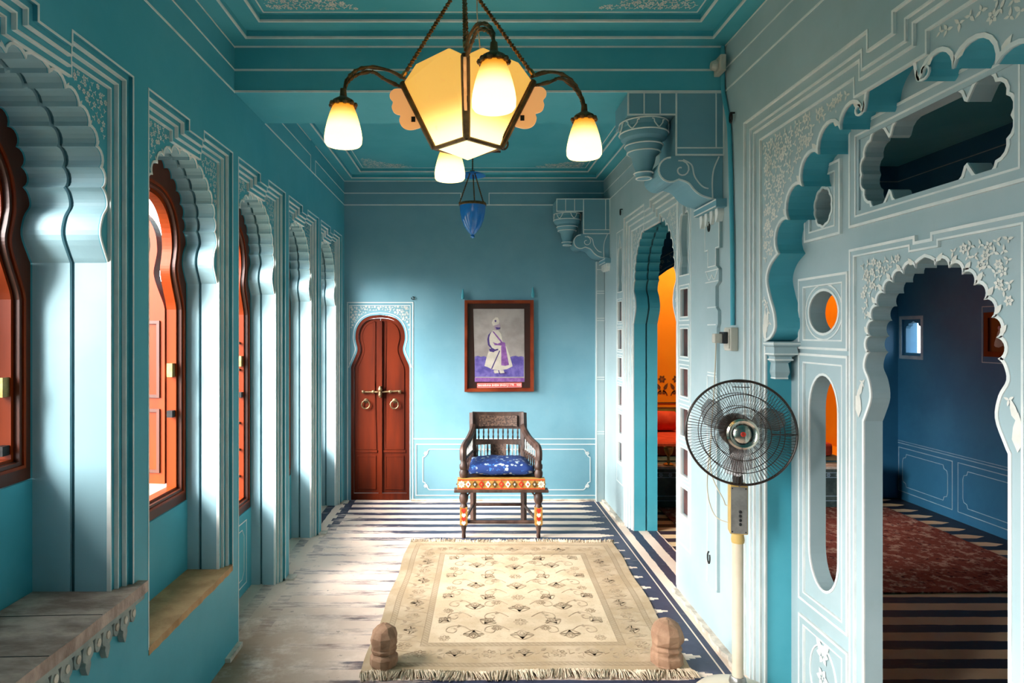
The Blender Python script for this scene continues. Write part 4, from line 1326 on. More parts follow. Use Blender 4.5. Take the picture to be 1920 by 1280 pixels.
RT, RB, ZTt, ZBb = .222, .113, 2.352, 2.133
for k in range(4):
    a, b = pol(RT, k, ZTt), pol(RT, k + 1, ZTt)
    c_, d_ = pol(RB, k, ZBb), pol(RB, k + 1, ZBb)
    mid = (a + b) / 2
    up = Vector((0, 0, .048))
    # glass side with clipped, raised top corners
    t1, t2 = a.lerp(b, .24) + up, a.lerp(b, .76) + up
    nrm = (b - a).cross(c_ - a).normalized() * .004
    ring5 = [a, t1, t2, b, d_, c_]
    vs_ = [p_ + nrm for p_ in ring5] + [p_ - nrm for p_ in ring5]
    m = MB()
    m.add(vs_, [(0, 1, 2, 3, 4, 5), (11, 10, 9, 8, 7, 6)] + [(i, (i + 1) % 6, (i + 1) % 6 + 6, i + 6) for i in range(6)])
    m.build('glass_panel', 'lantern', ch)
    # bottom pane
    tip = Vector((CX, CY, 2.090))
    m = MB()
    m.add([c_, d_, tip, c_ + Vector((0, 0, .006)), d_ + Vector((0, 0, .006)), tip + Vector((0, 0, .006))], [(0, 1, 2), (5, 4, 3), (0, 3, 4, 1), (1, 4, 5, 2), (2, 5, 3, 0)])
    m.build('bottom_pane', 'lantern', ch)
    # bronze corner strap and lower rim
    strap = [c_ + (a - c_) * t for t in (0, .25, .5, .75, 1.0, 1.04)]
    st = MB().tube(strap, [.0125, .0135, .0135, .0145, .0145, .010], 8).build('corner_strap', 'bronze', ch)
    bead = MB()
    for sd in (-.6, .6):
        side = (b - a).normalized() if sd > 0 else (pol(RT, k - 1, ZTt) - a).normalized()
        bead.rope([p_ + side * .013 for p_ in strap[:5]], .0022, .003, .012)
    bead.build('beaded_edge', 'bronze', st)
    MB().tube([c_, d_], .0085, 6).build('lower_rim', 'bronze', ch)
    # scalloped alabaster fin, in the radial plane of the corner
    FF = Fr((CX, CY, 0), (math.cos(RB_ + k * PI / 2), math.sin(RB_ + k * PI / 2), 0), (0, 0, 1), (-math.sin(RB_ + k * PI / 2), math.cos(RB_ + k * PI / 2), 0))
    fin = [(.214, 2.335), (.238, 2.338), (.256, 2.335), (.268, 2.322), (.268, 2.306), (.258, 2.292), (.262, 2.275), (.256, 2.258), (.244, 2.250), (.232, 2.246), (.236, 2.230), (.230, 2.212), (.216, 2.200), (.196, 2.196), (.176, 2.200), (.160, 2.208), (.168, 2.232)]
    fin = [tuple(p_) for p_ in spline(fin, 3)]
    MB().plate(FF, fin, (), .004, -.004).build('alabaster_fin', 'fin', ch)
    MB().plate(FF, rect(.180, .194, 2.222, 2.240), (), .007, -.007).build('fin_clip', 'iron', ch)
    # twin rope arms curving out to the lamp
    ac = Vector((math.cos(RA + k * PI / 2), math.sin(RA + k * PI / 2), 0))
    for lift, r0, z0 in ((0, .216, 2.372), (-.016, .235, 2.345)):
        pts = [(.0 + r0, z0), (r0 + .05, z0 + .022 + lift * .2), (.325, 2.398 + lift), (.375, 2.378 + lift), (.408, 2.338 + lift * .7), (.42, 2.285)]
        p3 = [pol(r_, k, z, (RA - RB_) * min(1, max(0, (r_ - .216) / .19))) for r_, z in [tuple(s_) for s_ in spline(pts, 6)]]
        arm = MB().tube(p3, .0055, 6).build('arm', 'bronze', ch)
        MB().rope(p3, .0052, .0026, .011).build('rope_twist', 'bronze', arm)
    lp = Vector((CX, CY, 0)) + ac * .42
    cap = MB().lathe([(.010, .045), (.012, .02), (.020, .014), (.034, .006), (.040, -.004), (.040, -.012), (.033, -.012)], (lp.x, lp.y, 2.262), 18).build('shade_gallery', 'bronze', ch, smooth=True)
    sc_ = MB()
    for t in range(10):
        sc_.lathe([(.006, -.007), (.009, 0), (.006, .006)], (lp.x + .040 * math.cos(t * .628), lp.y + .040 * math.sin(t * .628), 2.254), 7)
    sc_.build('gallery_scallop', 'bronze', cap)
    MB().lathe([(.030, 0), (.036, -.012), (.045, -.035), (.053, -.062), (.0595, -.090), (.0625, -.112), (.0615, -.130), (.056, -.138), (.040, -.141), (.0, -.143)], (lp.x, lp.y, 2.258), 24).build('tulip_shade', 'shade', ch, smooth=True)
    MB().lathe([(.002, -.150), (.006, -.147), (.006, -.140)], (lp.x, lp.y, 2.258), 8).build('glass_tip', 'shade', ch)
    # suspension chain
    top = Vector((CX - .012, CY, 2.70)) + (pol(1, k, 0) - Vector((CX, CY, 0))) * .010
    MB().rope([pol(.225, k, 2.378), top], .0052, .0036, .020).build('chain', 'bronze', ch)
    MB().lathe([(.004, -.012), (.008, -.004), (.008, .012), (.004, .018)], pol(.222, k, 2.385), 8, top - pol(.225, k, 2.378)).build('chain_socket', 'brass', ch)
MB().tube([(CX - .012, CY, 2.69), (CX - .012, CY, ZC)], .007, 8).build('stem', 'bronze', ch)
MB().lathe([(.02, -.05), (.05, -.03), (.06, -.005), (.06, 0)], (CX - .012, CY, ZC), 18).build('ceiling_rose', 'bronze', ch)
MB().lathe([(.004, -.03), (.022, -.02), (.016, 0), (.022, .02), (.004, .035)], (CX - .012, CY, 2.70), 12).build('chain_hub', 'bronze', ch)
MB().tube([(CX + .03, CY, ZC), (CX + .032, CY + .01, 2.6), (CX + .05, CY + .03, 2.40), (CX + .02, CY, 2.30)], .0022, 5).build('flex', 'cord', ch)
MB().tube([pol(.11, 1, 2.15) + Vector((.0, 0, 0)), pol(.11, 1, 2.15) + Vector((.115, 0, 0))], .004, 6).tube([pol(.11, 1, 2.15) + Vector((.125 + .016 * math.sin(t), 0, .028 - .02 * math.cos(t))) for t in [2 * PI * k / 14 for k in range(15)]], .004, 6).build('ring_hook', 'iron', ch)

# ================================================================== BLUE GLASS LAMP
LX, LY = .035, 4.60
bl = thing('hanging_lamp', 'blue glass bell lamp hanging on chains in the far bay', 'lamp', (LX, LY, 2.18))
MB().lathe([(.004, -.012), (.014, -.006), (.016, .002), (.010, .012), (.030, .03), (.060, .07), (.080, .12), (.090, .17), (.094, .215), (.096, .232), (.091, .232), (.088, .20), (.074, .11), (.05, .065), (.0, .045)], (LX, LY, 2.185), 28).build('glass_bell', 'blueglass', bl, smooth=True)
MB().lathe([(.098, 0), (.100, .004), (.100, .016), (.097, .02)], (LX, LY, 2.405), 28).build('metal_rim', 'bronze', bl)
MB().lathe([(.012, .028), (.02, .022), (.06, .014), (.092, 0), (.094, -.004), (.06, .006), (.0, .012)], (LX, LY, 2.625), 28).build('smoke_bell', 'blueglass', bl, smooth=True)
for k in range(3):
    a = math.radians(200 + 120 * k)
    p0 = Vector((LX + .099 * math.cos(a), LY + .099 * math.sin(a), 2.418))
    MB().rope([p0, (LX + .012 * math.cos(a), LY + .012 * math.sin(a), 2.66)], .004, .0028, .02).build('chain', 'bronze', bl)
    MB().lathe([(.004, -.01), (.009, 0), (.004, .01)], p0, 8).build('rim_knob', 'bronze', bl)
MB().rope([(LX, LY, 2.64), (LX, LY, ZC)], .004, .003, .02).build('chain', 'bronze', bl)

# ================================================================== FRAMED PRINT
pic = thing('framed_print', 'red brown framed print of a standing figure in a white robe above the chair', 'picture', (.277, YB, .97))


def pz(zx, zy):
    u, v = 840 + zx / 5.82, 540 + zy / 5.82
    return ((u - 877) * 5.68 / 1200, 1.5 - (v - 622) * 5.68 / 1200)


po_ = [pz(180, 1130), pz(936, 1126), pz(934, 130), pz(180, 132)]
MB().ring(BW, po_, 0, -.022, .034, .001).ring(BW, po_, -.022, -.030, .026, .001).build('frame', 'frame', pic)
MB().plate(BW, offset(po_, -.03), (), .010, .001).build('mount', 'mount', pic)
can = MB().plate(BW, [pz(296, 1022), pz(836, 1024), pz(832, 226), pz(276, 226)], (), .0125, .010).build('print_paper', 'canvas', pic)


def pp_(name, pts, mat, n, k=0):
    pts = [pz(*q) for q in pts]
    if k:
        pts = [tuple(q) for q in spline(pts, k)]
    return MB().plate(BW, pts, (), n, .012).build(name, mat, can)


pp_('ground_print', [(292, 968), (828, 968), (828, 750), (800, 742), (770, 748), (740, 738), (700, 744), (660, 760), (600, 750), (500, 740), (420, 752), (395, 742), (360, 750), (325, 738), (292, 748)], 'purple', .0130)
pp_('margin_print', [(292, 1022), (836, 1022), (834, 980), (292, 978)], 'violet', .0130)
pp_('robe', [(430, 860), (398, 850), (420, 760), (462, 640), (450, 560), (455, 500), (490, 462), (545, 458), (580, 500), (590, 560), (600, 600), (640, 640), (680, 760), (706, 852), (640, 885), (560, 896), (480, 886)], 'robe', .0136)
pp_('shield', [(478, 468), (440, 510), (428, 560), (436, 620), (470, 660), (450, 660), (452, 690), (500, 700), (520, 676), (480, 640), (452, 590), (450, 540), (462, 500)], 'indigo', .0139)
pp_('sash', [(580, 640), (600, 600), (625, 612), (640, 700), (666, 838), (625, 848), (582, 842)], 'violet', .0141)
pp_('belt', [(490, 590), (540, 606), (590, 585), (625, 596), (625, 630), (560, 625), (510, 622)], 'violet', .0142)
pp_('strap', [(482, 470), (500, 472), (590, 580), (580, 596)], 'violet', .0142)
pp_('arm', [(455, 560), (480, 570), (500, 620), (540, 650), (575, 650), (575, 672), (530, 676), (480, 650), (456, 610)], 'robe', .0144)
pp_('sword', [(560, 680), (570, 684), (482, 884), (470, 880)], 'indigo', .0143)
pp_('sword_hilt', [(455, 660), (500, 672), (545, 660), (550, 676), (500, 692), (458, 684)], 'indigo', .0145)
pp_('face', [(508, 400), (505, 440), (530, 460), (560, 440), (572, 410), (560, 380), (530, 375)], 'skinprint', .0139)
pp_('turban', [(490, 410), (478, 375), (490, 345), (520, 318), (545, 322), (560, 360), (555, 392), (515, 405)], 'robe', .0141)
pp_('turban_jewel', [(508, 350), (525, 345), (530, 365), (512, 372)], 'indigo', .0143)
pp_('beard', [(518, 425), (545, 428), (572, 430), (560, 450), (530, 452)], 'indigo', .0142)
for x0 in (500, 562):
    pp_('shoe', [(x0, 895), (x0 + 46, 895), (x0 + 54, 925), (x0 + 10, 930), (x0, 915)], 'robe', .0139)
pp_('shoe_shadow', [(555, 905), (640, 915), (640, 938), (560, 942)], 'indigo', .0135)
lab = MB().plate(BW, [pz(316, 1090), pz(806, 1084), pz(806, 1030), pz(316, 1036)], (), .0145, .010).build('caption_strip', 'redlabel', pic)
MB().ring(BW, [pz(322, 1085), pz(800, 1079), pz(800, 1036), pz(322, 1042)], 0, -.0022, .0152, .014).build('caption_border', 'letter', lab)
tc = bpy.data.curves.new('caption_text', 'FONT')
tc.body = 'MAHARANA BHEEM SINGH JI 1778 - 1828'
tc.size = .026
tc.align_x = 'CENTER'
tc.align_y = 'CENTER'
tc.offset = .0006
to = bpy.data.objects.new('caption_text', tc)
COL.objects.link(to)
dg = bpy.context.evaluated_depsgraph_get()
dg.update()
tm = bpy.data.meshes.new_from_object(to.evaluated_get(dg))
bpy.data.objects.remove(to)
tm.materials.clear()
tm.materials.append(M['letter'])
wd = max(v.co.x for v in tm.vertices) - min(v.co.x for v in tm.vertices)
kx = .378 / wd
a0, b0 = pz(561, 1060)
for v in tm.vertices:
    v.co = Vector((a0 + v.co.x * kx, YB - .0153, b0 + v.co.y * 1.0 + v.co.x * .012))
tobj = bpy.data.objects.new('caption_text', tm)
COL.objects.link(tobj)
tobj.parent = lab
for nm, px, pzz, lb in (('left', -.043, 1.835, 'pale wall peg above the left corner of the framed print'), ('right', .578, 1.85, 'pale wall peg above the right corner of the framed print')):
    o = MB().lathe([(.012, -.045), (.015, -.02), (.010, .012), (.005, .045)], (px, YB - .02, pzz), 10).tube([(px, YB, pzz - .01), (px, YB - .02, pzz - .01)], .007, 6).build('wall_peg', 'teal', smooth=True)
    tag(o, lb, 'peg', 'pegs above the framed print')

# ================================================================== ARMCHAIR
CHX, CHY = .243, 4.665
chair = thing('carved_armchair', 'low dark carved armchair with painted inlay rail', 'chair', (CHX, CHY, 0))


def cp_(x, y, z):
    return Vector((CHX + x, CHY + y, z))


def cbox(x0, x1, y0, y1, z0, z1):
    return MB().box(cp_(x0, y0, z0), cp_(x1, y1, z1))


CFr = Fr((CHX, CHY, 0), (1, 0, 0), (0, 0, 1), (0, -1, 0))
for sg in (-1, 1):
    lx = sg * .272
    leg = MB().lathe([(.012, 0), (.016, .012), (.013, .04), (.022, .085), (.022, .10)], cp_(lx, .0, 0), 14).build('leg', 'chairwood', chair, smooth=True)
    MB().lathe([(.030, .225), (.024, .24), (.020, .25), (.030, .265), (.034, .29), (.030, .315), (.024, .325), (.030, .345)], cp_(lx, 0, 0), 16).build('leg_turning', 'chairwood', leg, smooth=True)
    sq = cbox(lx - .028, lx + .028, -.028, .028, .098, .228).build('leg_block', 'gold', leg, bevel=.003)
    for k, (z, mt) in enumerate(((.205, 'red'), (.172, 'mirror_inlay'), (.145, 'red'), (.116, 'mirror_inlay'))):
        h = .018 if k else .022
        MB().plate(CFr, [(lx, z - h), (lx + .017, z), (lx + .010, z + h * .8), (lx, z + h * .6), (lx - .010, z + h * .8), (lx - .017, z)], (), .0305, .027).build('leg_inlay', mt, leg)
    bx_ = sg * .200
    m = MB()
    pr = [(bx_, .40, 0), (bx_, .40, .36), (bx_, .405, .50), (bx_ * 1.01, .43, .66), (bx_ * 1.02, .475, .852)]
    m.tube([cp_(*q) for q in pr], [.023, .026, .028, .028, .026], 4)
    m.build('back_post', 'chairwood', chair)
    # arm: sweeps from the back post out and down to the front baluster
    arm = [(bx_, .445, .75), (sg * .208, .40, .715), (sg * .235, .28, .672), (sg * .262, .14, .655), (sg * .275, .05, .645), (sg * .277, .015, .620), (sg * .276, .010, .565)]
    MB().tube([cp_(*q) for q in spline(arm, 5)], .026, 8, True, 1.15).build('arm', 'chairwood', chair, smooth=True)
    MB().lathe([(.022, .435), (.030, .45), (.032, .475), (.024, .495), (.030, .505), (.030, .53), (.022, .54), (.022, .57)], cp_(sg * .274, .012, 0), 14).build('arm_baluster', 'chairwood', chair, smooth=True)
    lo = [cp_(sg * .272, .02, .565), cp_(bx_, .40, .565)]
    MB().tube(lo, .012, 6).build('side_rail', 'chairwood', chair)
    MB().tube([cp_(sg * .272, .02, .45), cp_(bx_, .40, .45)], .014, 6).build('side_rail', 'chairwood', chair)
    for k in range(6):
        t = .16 + k * .14
        p0 = lo[0].lerp(lo[1], t)
        MB().lathe([(.004, 0), (.007, .02), (.004, .04), (.007, .06), (.004, .10)], p0, 8).build('side_spindle', 'cushion_flower', chair)
        p1 = Vector((p0.x, p0.y, .455))
        MB().lathe([(.005, 0), (.008, .03), (.005, .055), (.008, .08), (.005, .11)], p1, 8).build('side_spindle', 'chairwood', chair)
    # side seat rail and stretcher, small curved strut
    MB().tube([cp_(sg * .285, -.01, .39), cp_(sg * .215, .42, .39)], [.045, .045], 4, True, .5).build('seat_side_rail', 'chairwood', chair)
    MB().tube([cp_(lx, 0, .115), cp_(bx_, .40, .135)], .012, 6).build('side_stretcher', 'chairwood', chair)
    MB().tube([cp_(*q) for q in spline([(lx - sg * .025, .0, .27), (lx - sg * .03, 0, .31), (lx - sg * .055, 0, .34)], 4)], .006, 6).build('curved_strut', 'chairwood', chair)
rail = cbox(-.318, .318, -.034, .03, .358, .437).build('seat_rail', 'gold', chair, bevel=.003)
cbox(-.342, .342, -.045, .035, .338, .358).build('seat_rail_lip', 'chairwood', chair, bevel=.004)
w = MB()
for z in (.366, .430):
    w.line(CFr, [(-.315, z), (.315, z)], .006, .036, .034)
w.build('rail_border', 'red', rail)
for k in range(13):
    x = -.288 + k * .048
    if k in (0, 12):
        m = MB()
        m.flower(CFr, x, .398, .028, .0365, 8)
        m.build('rail_inlay', 'mirror_inlay', rail)
        continue
    MB().plate(CFr, [(x, .372), (x + .020, .398), (x, .424), (x - .020, .398)], (), .0375, .033).build('rail_inlay', ('red', 'mirror_inlay', 'bronze')[k % 3], rail)
    MB().plate(CFr, ellipse(x, .398, .006, .008, 8), (), .039, .036).build('rail_stud', ('gold', 'red', 'mirror_inlay')[k % 3], rail)
TF = Fr((CHX, CHY, 0), (1, 0, 0), (0, 1, 0), (0, 0, 1))
MB().plate(TF, [(-.30, -.03), (.30, -.03), (.215, .42), (-.215, .42)], (), .428, .405).build('seat_board', 'chairwood', chair)
cbox(-.19, .19, .385, .415, .355, .437).build('seat_back_rail', 'chairwood', chair)
MB().tube([cp_(-.26, 0, .115), cp_(.26, 0, .115)], .013, 8).build('front_stretcher', 'chairwood', chair)
MB().tube([cp_(-.19, .40, .135), cp_(.19, .40, .135)], .012, 6).build('back_stretcher', 'chairwood', chair)


def curved_rail(name, z0, z1, y0, y1, hw, th, mat, bow=.03):
    m = MB()
    k = 12
    vs_, fs_ = [], []
    for i in range(k + 1):
        x = -hw + 2 * hw * i / k
        by = bow * (1 - (x / hw) ** 2)
        for (yy, zz) in ((y0, z0), (y1, z1), (y1 + th, z1), (y0 + th, z0)):
            vs_.append(cp_(x, yy + by, zz + (.006 * (x / hw) ** 2 if zz == z1 else 0)))
    for i in range(k):
        o = i * 4
        fs_ += [(o, o + 4, o + 5, o + 1), (o + 1, o + 5, o + 6, o + 2), (o + 2, o + 6, o + 7, o + 3), (o + 3, o + 7, o + 4, o)]
    fs_ += [(0, 1, 2, 3), (k * 4 + 3, k * 4 + 2, k * 4 + 1, k * 4)]
    m.add(vs_, fs_)
    return m.build(name, mat, chair)


curved_rail('top_rail', .725, .852, .435, .462, .205, .032, 'chairwood')
curved_rail('carved_panel', .748, .828, .432, .450, .150, .02, 'carved', .022)
curved_rail('mid_rail', .605, .640, .405, .415, .195, .028, 'chairwood')
curved_rail('back_panel', .462, .606, .405, .412, .062, .018, 'carved', .028)
curved_rail('low_rail', .437, .463, .398, .402, .195, .024, 'chairwood')
for k in range(9):
    x = -.155 + k * .0388
    MB().lathe([(.004, .638), (.008, .665), (.004, .68), (.008, .70), (.004, .728)], cp_(x, .428 + .026 * (1 - (x / .2) ** 2), 0), 8).build('back_spindle', 'chairwood', chair)
for sg in (-1, 1):
    for k in range(4):
        x = sg * (.085 + k * .027)
        MB().lathe([(.005, .460), (.009, .50), (.005, .53), (.009, .56), (.005, .607)], cp_(x, .415 + .026 * (1 - (x / .2) ** 2), 0), 8).build('back_spindle', 'cushion_flower' if k in (1, 2) else 'chairwood', chair)
# cushion rests on the seat
cu = bmesh.new()
bmesh.ops.create_cube(cu, size=1)
bmesh.ops.subdivide_edges(cu, edges=cu.edges[:], cuts=7, use_grid_fill=True)
for v in cu.verts:
    x, y, z = v.co * 2
    k = (1 - abs(x) ** 5) * (1 - abs(y) ** 5)
    sh = 1 - .10 * (y + 1) / 2
    v.co = cp_(x * .238 * sh * (1 - .03 * abs(z)), .185 + y * .185 * (1 - .03 * abs(z)), (.492) + z * (.026 + .026 * k ** .6) + .006 * math.sin(7 * x) * math.sin(5 * y))
me = bpy.data.meshes.new('seat_cushion')
cu.to_mesh(me)
cu.free()
for p_ in me.polygons:
    p_.use_smooth = True
cus = bpy.data.objects.new('seat_cushion', me)
COL.objects.link(cus)
me.materials.append(M['cushion'])
tag(cus, 'blue floral cushion lying on the carved armchair', 'cushion')

# ================================================================== RUG
RC = [(-.470, 2.80), (.985, 2.82), (1.030, 4.545), (-.412, 4.555)]


def rp(u, v, z=0.0):
    a = Vector(RC[0]).lerp(Vector(RC[1]), u)
    b = Vector(RC[3]).lerp(Vector(RC[2]), u)
    p_ = a.lerp(b, v)
    e = .006 * math.sin(17 * v) * (1 if u > .5 else -1) * abs(2 * u - 1) ** 6
    return Vector((p_.x + e, p_.y + .008 * math.sin(13 * u) * abs(2 * v - 1) ** 8, z))


rug = thing('rug', 'cream and beige floral rug with woven border in front of the armchair', 'rug', (.28, 3.68, 0))
m = MB()
NU, NV = 28, 34
vs_, uvs, fs_ = [], [], []
for zz in (.009, .001):
    for j in range(NV + 1):
        for i in range(NU + 1):
            vs_.append(rp(i / NU, j / NV, zz))
            uvs.append((i / NU, j / NV))
o_ = (NU + 1) * (NV + 1)
for j in range(NV):
    for i in range(NU):
        a = j * (NU + 1) + i
        fs_.append((a, a + 1, a + NU + 2, a + NU + 1))
        fs_.append((a + o_, a + NU + 1 + o_, a + NU + 2 + o_, a + 1 + o_))
loop = [i for i in range(NU + 1)] + [j * (NU + 1) + NU for j in range(1, NV + 1)] + [NV * (NU + 1) + i for i in range(NU - 1, -1, -1)] + [j * (NU + 1) for j in range(NV - 1, 0, -1)]
for a, b in zip(loop, loop[1:] + loop[:1]):
    fs_.append((a, b, b + o_, a + o_))
m.add(vs_, fs_)
m.uv = uvs
m.build('pile', 'rug', rug)


class RugFr:
    def P(self, s, t, n=0.0):
        return rp(.5 + s / 1.43, t / 1.74, .0095 + n)


RGF = RugFr()
mo = MB()


def rline(pts, w=.004):
    h = .0003 + .0006 * ((len(mo.v) * 7) % 13) / 13      # threads never lie in exactly one plane
    mo.line(RGF, [tuple(q) for q in pts], w, h, .0002)


def palmette(s, t, r, rot):
    c, si = math.cos(rot), math.sin(rot)
    def T(q):
        return (s + r * (q[0] * c - q[1] * si), t + r * (q[0] * si + q[1] * c))
    for k in range(5):
        a = (k - 2) * .62
        lobe = [(0, -.5), (.35 * math.sin(a) - .16 * math.cos(a), .1 + .2 * math.cos(a)), (.95 * math.sin(a), -.3 + 1.1 * math.cos(a)), (.35 * math.sin(a) + .16 * math.cos(a), .1 + .2 * math.cos(a)), (0, -.5)]
        rline([T(q) for q in spline(lobe, 3)], .0048)
    rline([T(q) for q in spline([(-.6, -.2), (-.9, .2), (-.5, .5), (0, .95), (.5, .5), (.9, .2), (.6, -.2), (0, -.6), (-.6, -.2)], 4)], .0058)
    rline([T(q) for q in [(.22 * math.cos(.63 * k), .1 + .22 * math.sin(.63 * k)) for k in range(11)]], .0048)


def rosette(s, t, r):
    for k in range(8):
        a = k * PI / 4
        rline([(s + r * .25 * math.cos(a - .3), t + r * .25 * math.sin(a - .3)), (s + r * .8 * math.cos(a - .28), t + r * .8 * math.sin(a - .28)), (s + r * math.cos(a), t + r * math.sin(a)), (s + r * .8 * math.cos(a + .28), t + r * .8 * math.sin(a + .28)), (s + r * .25 * math.cos(a + .3), t + r * .25 * math.sin(a + .3))], .003)


for row in range(8):
    t = .33 + row * .152
    if row % 2 == 0:
        palmette(0, t, .062, 0)
        for sg in (-1, 1):
            palmette(sg * .235, t + .03, .055, 0 if row % 4 else PI)
            rosette(sg * .12, t + .085, .026)
            rosette(sg * .375, t - .02, .028)
    else:
        rosette(0, t, .036)
        for sg in (-1, 1):
            palmette(sg * .17, t, .050, sg * .5)
            palmette(sg * .38, t + .02, .045, -sg * .9)
    for sg in (-1, 1):
        for k in range(2):
            s0 = .06 + k * .19
            rline([(sg * x, y) for x, y in spline([(s0, t + .06), (s0 + .05, t + .11), (s0 + .11, t + .095), (s0 + .12, t + .05), (s0 + .085, t + .035), (s0 + .07, t + .06)], 4)], .0048)
            for q in range(3):
                a = 1.0 + q * 1.3
                mo.leaf(RGF, sg * (s0 + .05 + .02 * q), t + .10 - .01 * q, .028, a if sg > 0 else PI - a, .0003)
# border motifs
for side in range(4):
    ln = 1.74 if side % 2 else 1.43
    k = 11 if side % 2 else 9
    for i in range(k):
        d = ln * (i + .5) / k
        s, t = {0: (d - .715, .158), 2: (d - .715, 1.582), 1: (.557, d), 3: (-.557, d)}[side]
        if abs(s) > .62 or t < .10 or t > 1.64:
            continue
        (palmette(s, t, .046, side * PI / 2) if i % 2 == 0 else rosette(s, t, .036))
        for sg in (-1, 1):
            ds, dt = (.078 * sg, .022 * sg) if side % 2 == 0 else (.022 * sg, .078 * sg)
            mo.leaf(RGF, s + ds, t + dt, .04, sg * .8 + side, .0003, .5)
            rline([(s + ds * a_ + dt * math.sin(a_ * 5) * .9, t + dt * a_ + ds * math.sin(a_ * 5) * .35) for a_ in (.3, .5, .7, .9, 1.1)], .0032)
mo.build('woven_motif', 'motif', rug, kind='stuff', label='brown woven flowers and vines')
fg = MB()
rr = random.Random(5)
for v_, dirn in ((0, -1), (1, 1)):
    for i in range(620):
        u = rr.random()
        b = rp(u, v_, rr.uniform(.004, .012))
        L = rr.uniform(.022, .050) * (1.3 if dirn < 0 else .75)
        cl_ = .02 * math.sin(40 * u) + rr.uniform(-.012, .012)
        p1 = b + Vector((cl_ * .5, dirn * L * .5, rr.uniform(.002, .014)))
        p2 = b + Vector((cl_, dirn * L, rr.uniform(-.003, .004)))
        p2.z = max(p2.z, .003)
        fg.tube([b - Vector((0, dirn * .012, 0)), p1, p2], [.0035, .003, .002], 4)
fg.build('fringe', 'rugside', rug, kind='stuff', label='tangled wool fringe along both ends')

# ================================================================== STONE WEIGHTS
def stone(x, y, r, h, lab_, faceted, seed):
    rn = random.Random(seed)
    prof = [(.98, 0), (1.0, .04), (1.0, .20), (.90, .25), (.84, .30), (.93, .34), (.93, .39), (.86, .43), (.96, .50), (1.0, .60), (.95, .72), (.80, .84), (.52, .94), (.18, .995)]
    m = MB()
    seg = 9 if faceted else 12
    m.lathe([(r * a, h * b) for a, b in prof], (x, y, .0128), seg)
    m.v = [(vx + rn.uniform(-.004, .004), vy + rn.uniform(-.004, .004), vz if vz < .0132 else vz + rn.uniform(-.002, .002)) for vx, vy, vz in m.v]
    o = m.build('stone_weight', 'sandstone', bevel=.003)
    return tag(o, lab_, 'stone weight', 'carved stones holding down the rug')


stone(-.375, 2.868, .062, .183, 'slim carved sandstone weight on the near left corner of the rug', True, 1)
stone(.897, 2.885, .074, .196, 'stout carved sandstone weight on the near right corner of the rug', True, 2)

# ================================================================== PEDESTAL FAN
FX, FY = 1.078, 2.555
fan = thing('pedestal_fan', 'old pedestal fan with dark wire guard and cream pole', 'fan', (FX, FY, 0))
MB().lathe([(.178, 0), (.182, .012), (.178, .028), (.155, .052), (.105, .078), (.05, .094), (.03, .10)], (FX, FY, 0), 40).build('base', 'plastic', fan, smooth=True)
MB().lathe([(.032, .096), (.034, .104), (.030, .122), (.026, .128)], (FX, FY, 0), 24).build('collar', 'greyplate', fan, smooth=True)
MB().lathe([(.0215, .12), (.0215, .690)], (FX, FY, 0), 20).build('pole', 'plastic', fan, smooth=True)
MB().lathe([(.024, .660), (.026, .672), (.022, .70)], (FX, FY, 0), 20).build('pole_collar', 'yellowbox', fan, smooth=True)
bxm = MB()
Rz = Matrix.Rotation(math.radians(-14), 4, 'Z')
bxm.box((-.034, -.030, .70), (.034, .030, .895))
bxm.v = [tuple(Vector((FX, FY, 0)) + Rz @ Vector(q)) for q in bxm.v]
cb = bxm.build('control_box', 'yellowbox', fan, bevel=.004)
pm = MB().box((-.030, -.0335, .705), (.030, -.030, .888))
pm.v = [tuple(Vector((FX, FY, 0)) + Rz @ Vector(q)) for q in pm.v]
pm.build('control_plate', 'greyplate', cb)
for i in range(4):
    p_ = Vector((FX, FY, 0)) + Rz @ Vector((.004, -.033, .742 + .0165 * i))
    MB().lathe([(.006, 0), (.006, .006), (.004, .009)], p_, 10, Rz @ Vector((0, -1, 0))).build('push_button', 'black', cb)
for sx in (-.025, .025):
    for z in (.711, .882):
        p_ = Vector((FX, FY, 0)) + Rz @ Vector((sx, -.0335, z))
        MB().lathe([(.003, 0), (.002, .002)], p_, 8, Rz @ Vector((0, -1, 0))).build('screw', 'black', cb)
# head
HC = Vector((1.052, 2.470, 1.112))
AX = Vector((-.26, -.96, .05)).normalized()
U_ = AX.cross(Vector((0, 0, 1))).normalized()
V_ = U_.cross(AX).normalized()


def hp(r, a, d):
    return HC + U_ * (r * math.cos(a)) + V_ * (r * math.sin(a)) + AX * d


GR = .200
MB().tube([hp(GR, 2 * PI * k / 72, 0) for k in range(73)], .0048, 8, False).build('guard_rim', 'wire', fan, smooth=True)
fgm, bgm = MB(), MB()
for k in range(100):
    a = 2 * PI * k / 100
    fgm.tube([hp(.052, a + .10, .062), hp(.09, a + .07, .062), hp(.13, a + .045, .056), hp(.165, a + .02, .042), hp(.19, a + .005, .018), hp(GR, a, .0)], .0011, 3, False)
    bgm.tube([hp(.05, a, -.055), hp(.12, a, -.052), hp(.17, a, -.038), hp(GR, a, .0)], .0008, 3, False)
for r_, d in ((.148, .0515), (.100, .062), (.056, .063)):
    fgm.tube([hp(r_, 2 * PI * k / 60, d) for k in range(61)], .0017, 5, False)
for r_, d in ((.15, -.046), (.10, -.054)):
    bgm.tube([hp(r_, 2 * PI * k / 60, d) for k in range(61)], .0016, 5, False)
fgm.build('front_guard', 'wire', fan)
bgm.build('back_guard', 'wire', fan)
MB().lathe([(.056, .056), (.058, .064), (.050, .070), (.040, .066)], HC, 32, AX).build('hub_ring', 'chrome', fan, smooth=True)
MB().lathe([(.041, .060), (.041, .066), (.034, .066)], HC, 32, AX).build('hub_groove', 'black', fan)
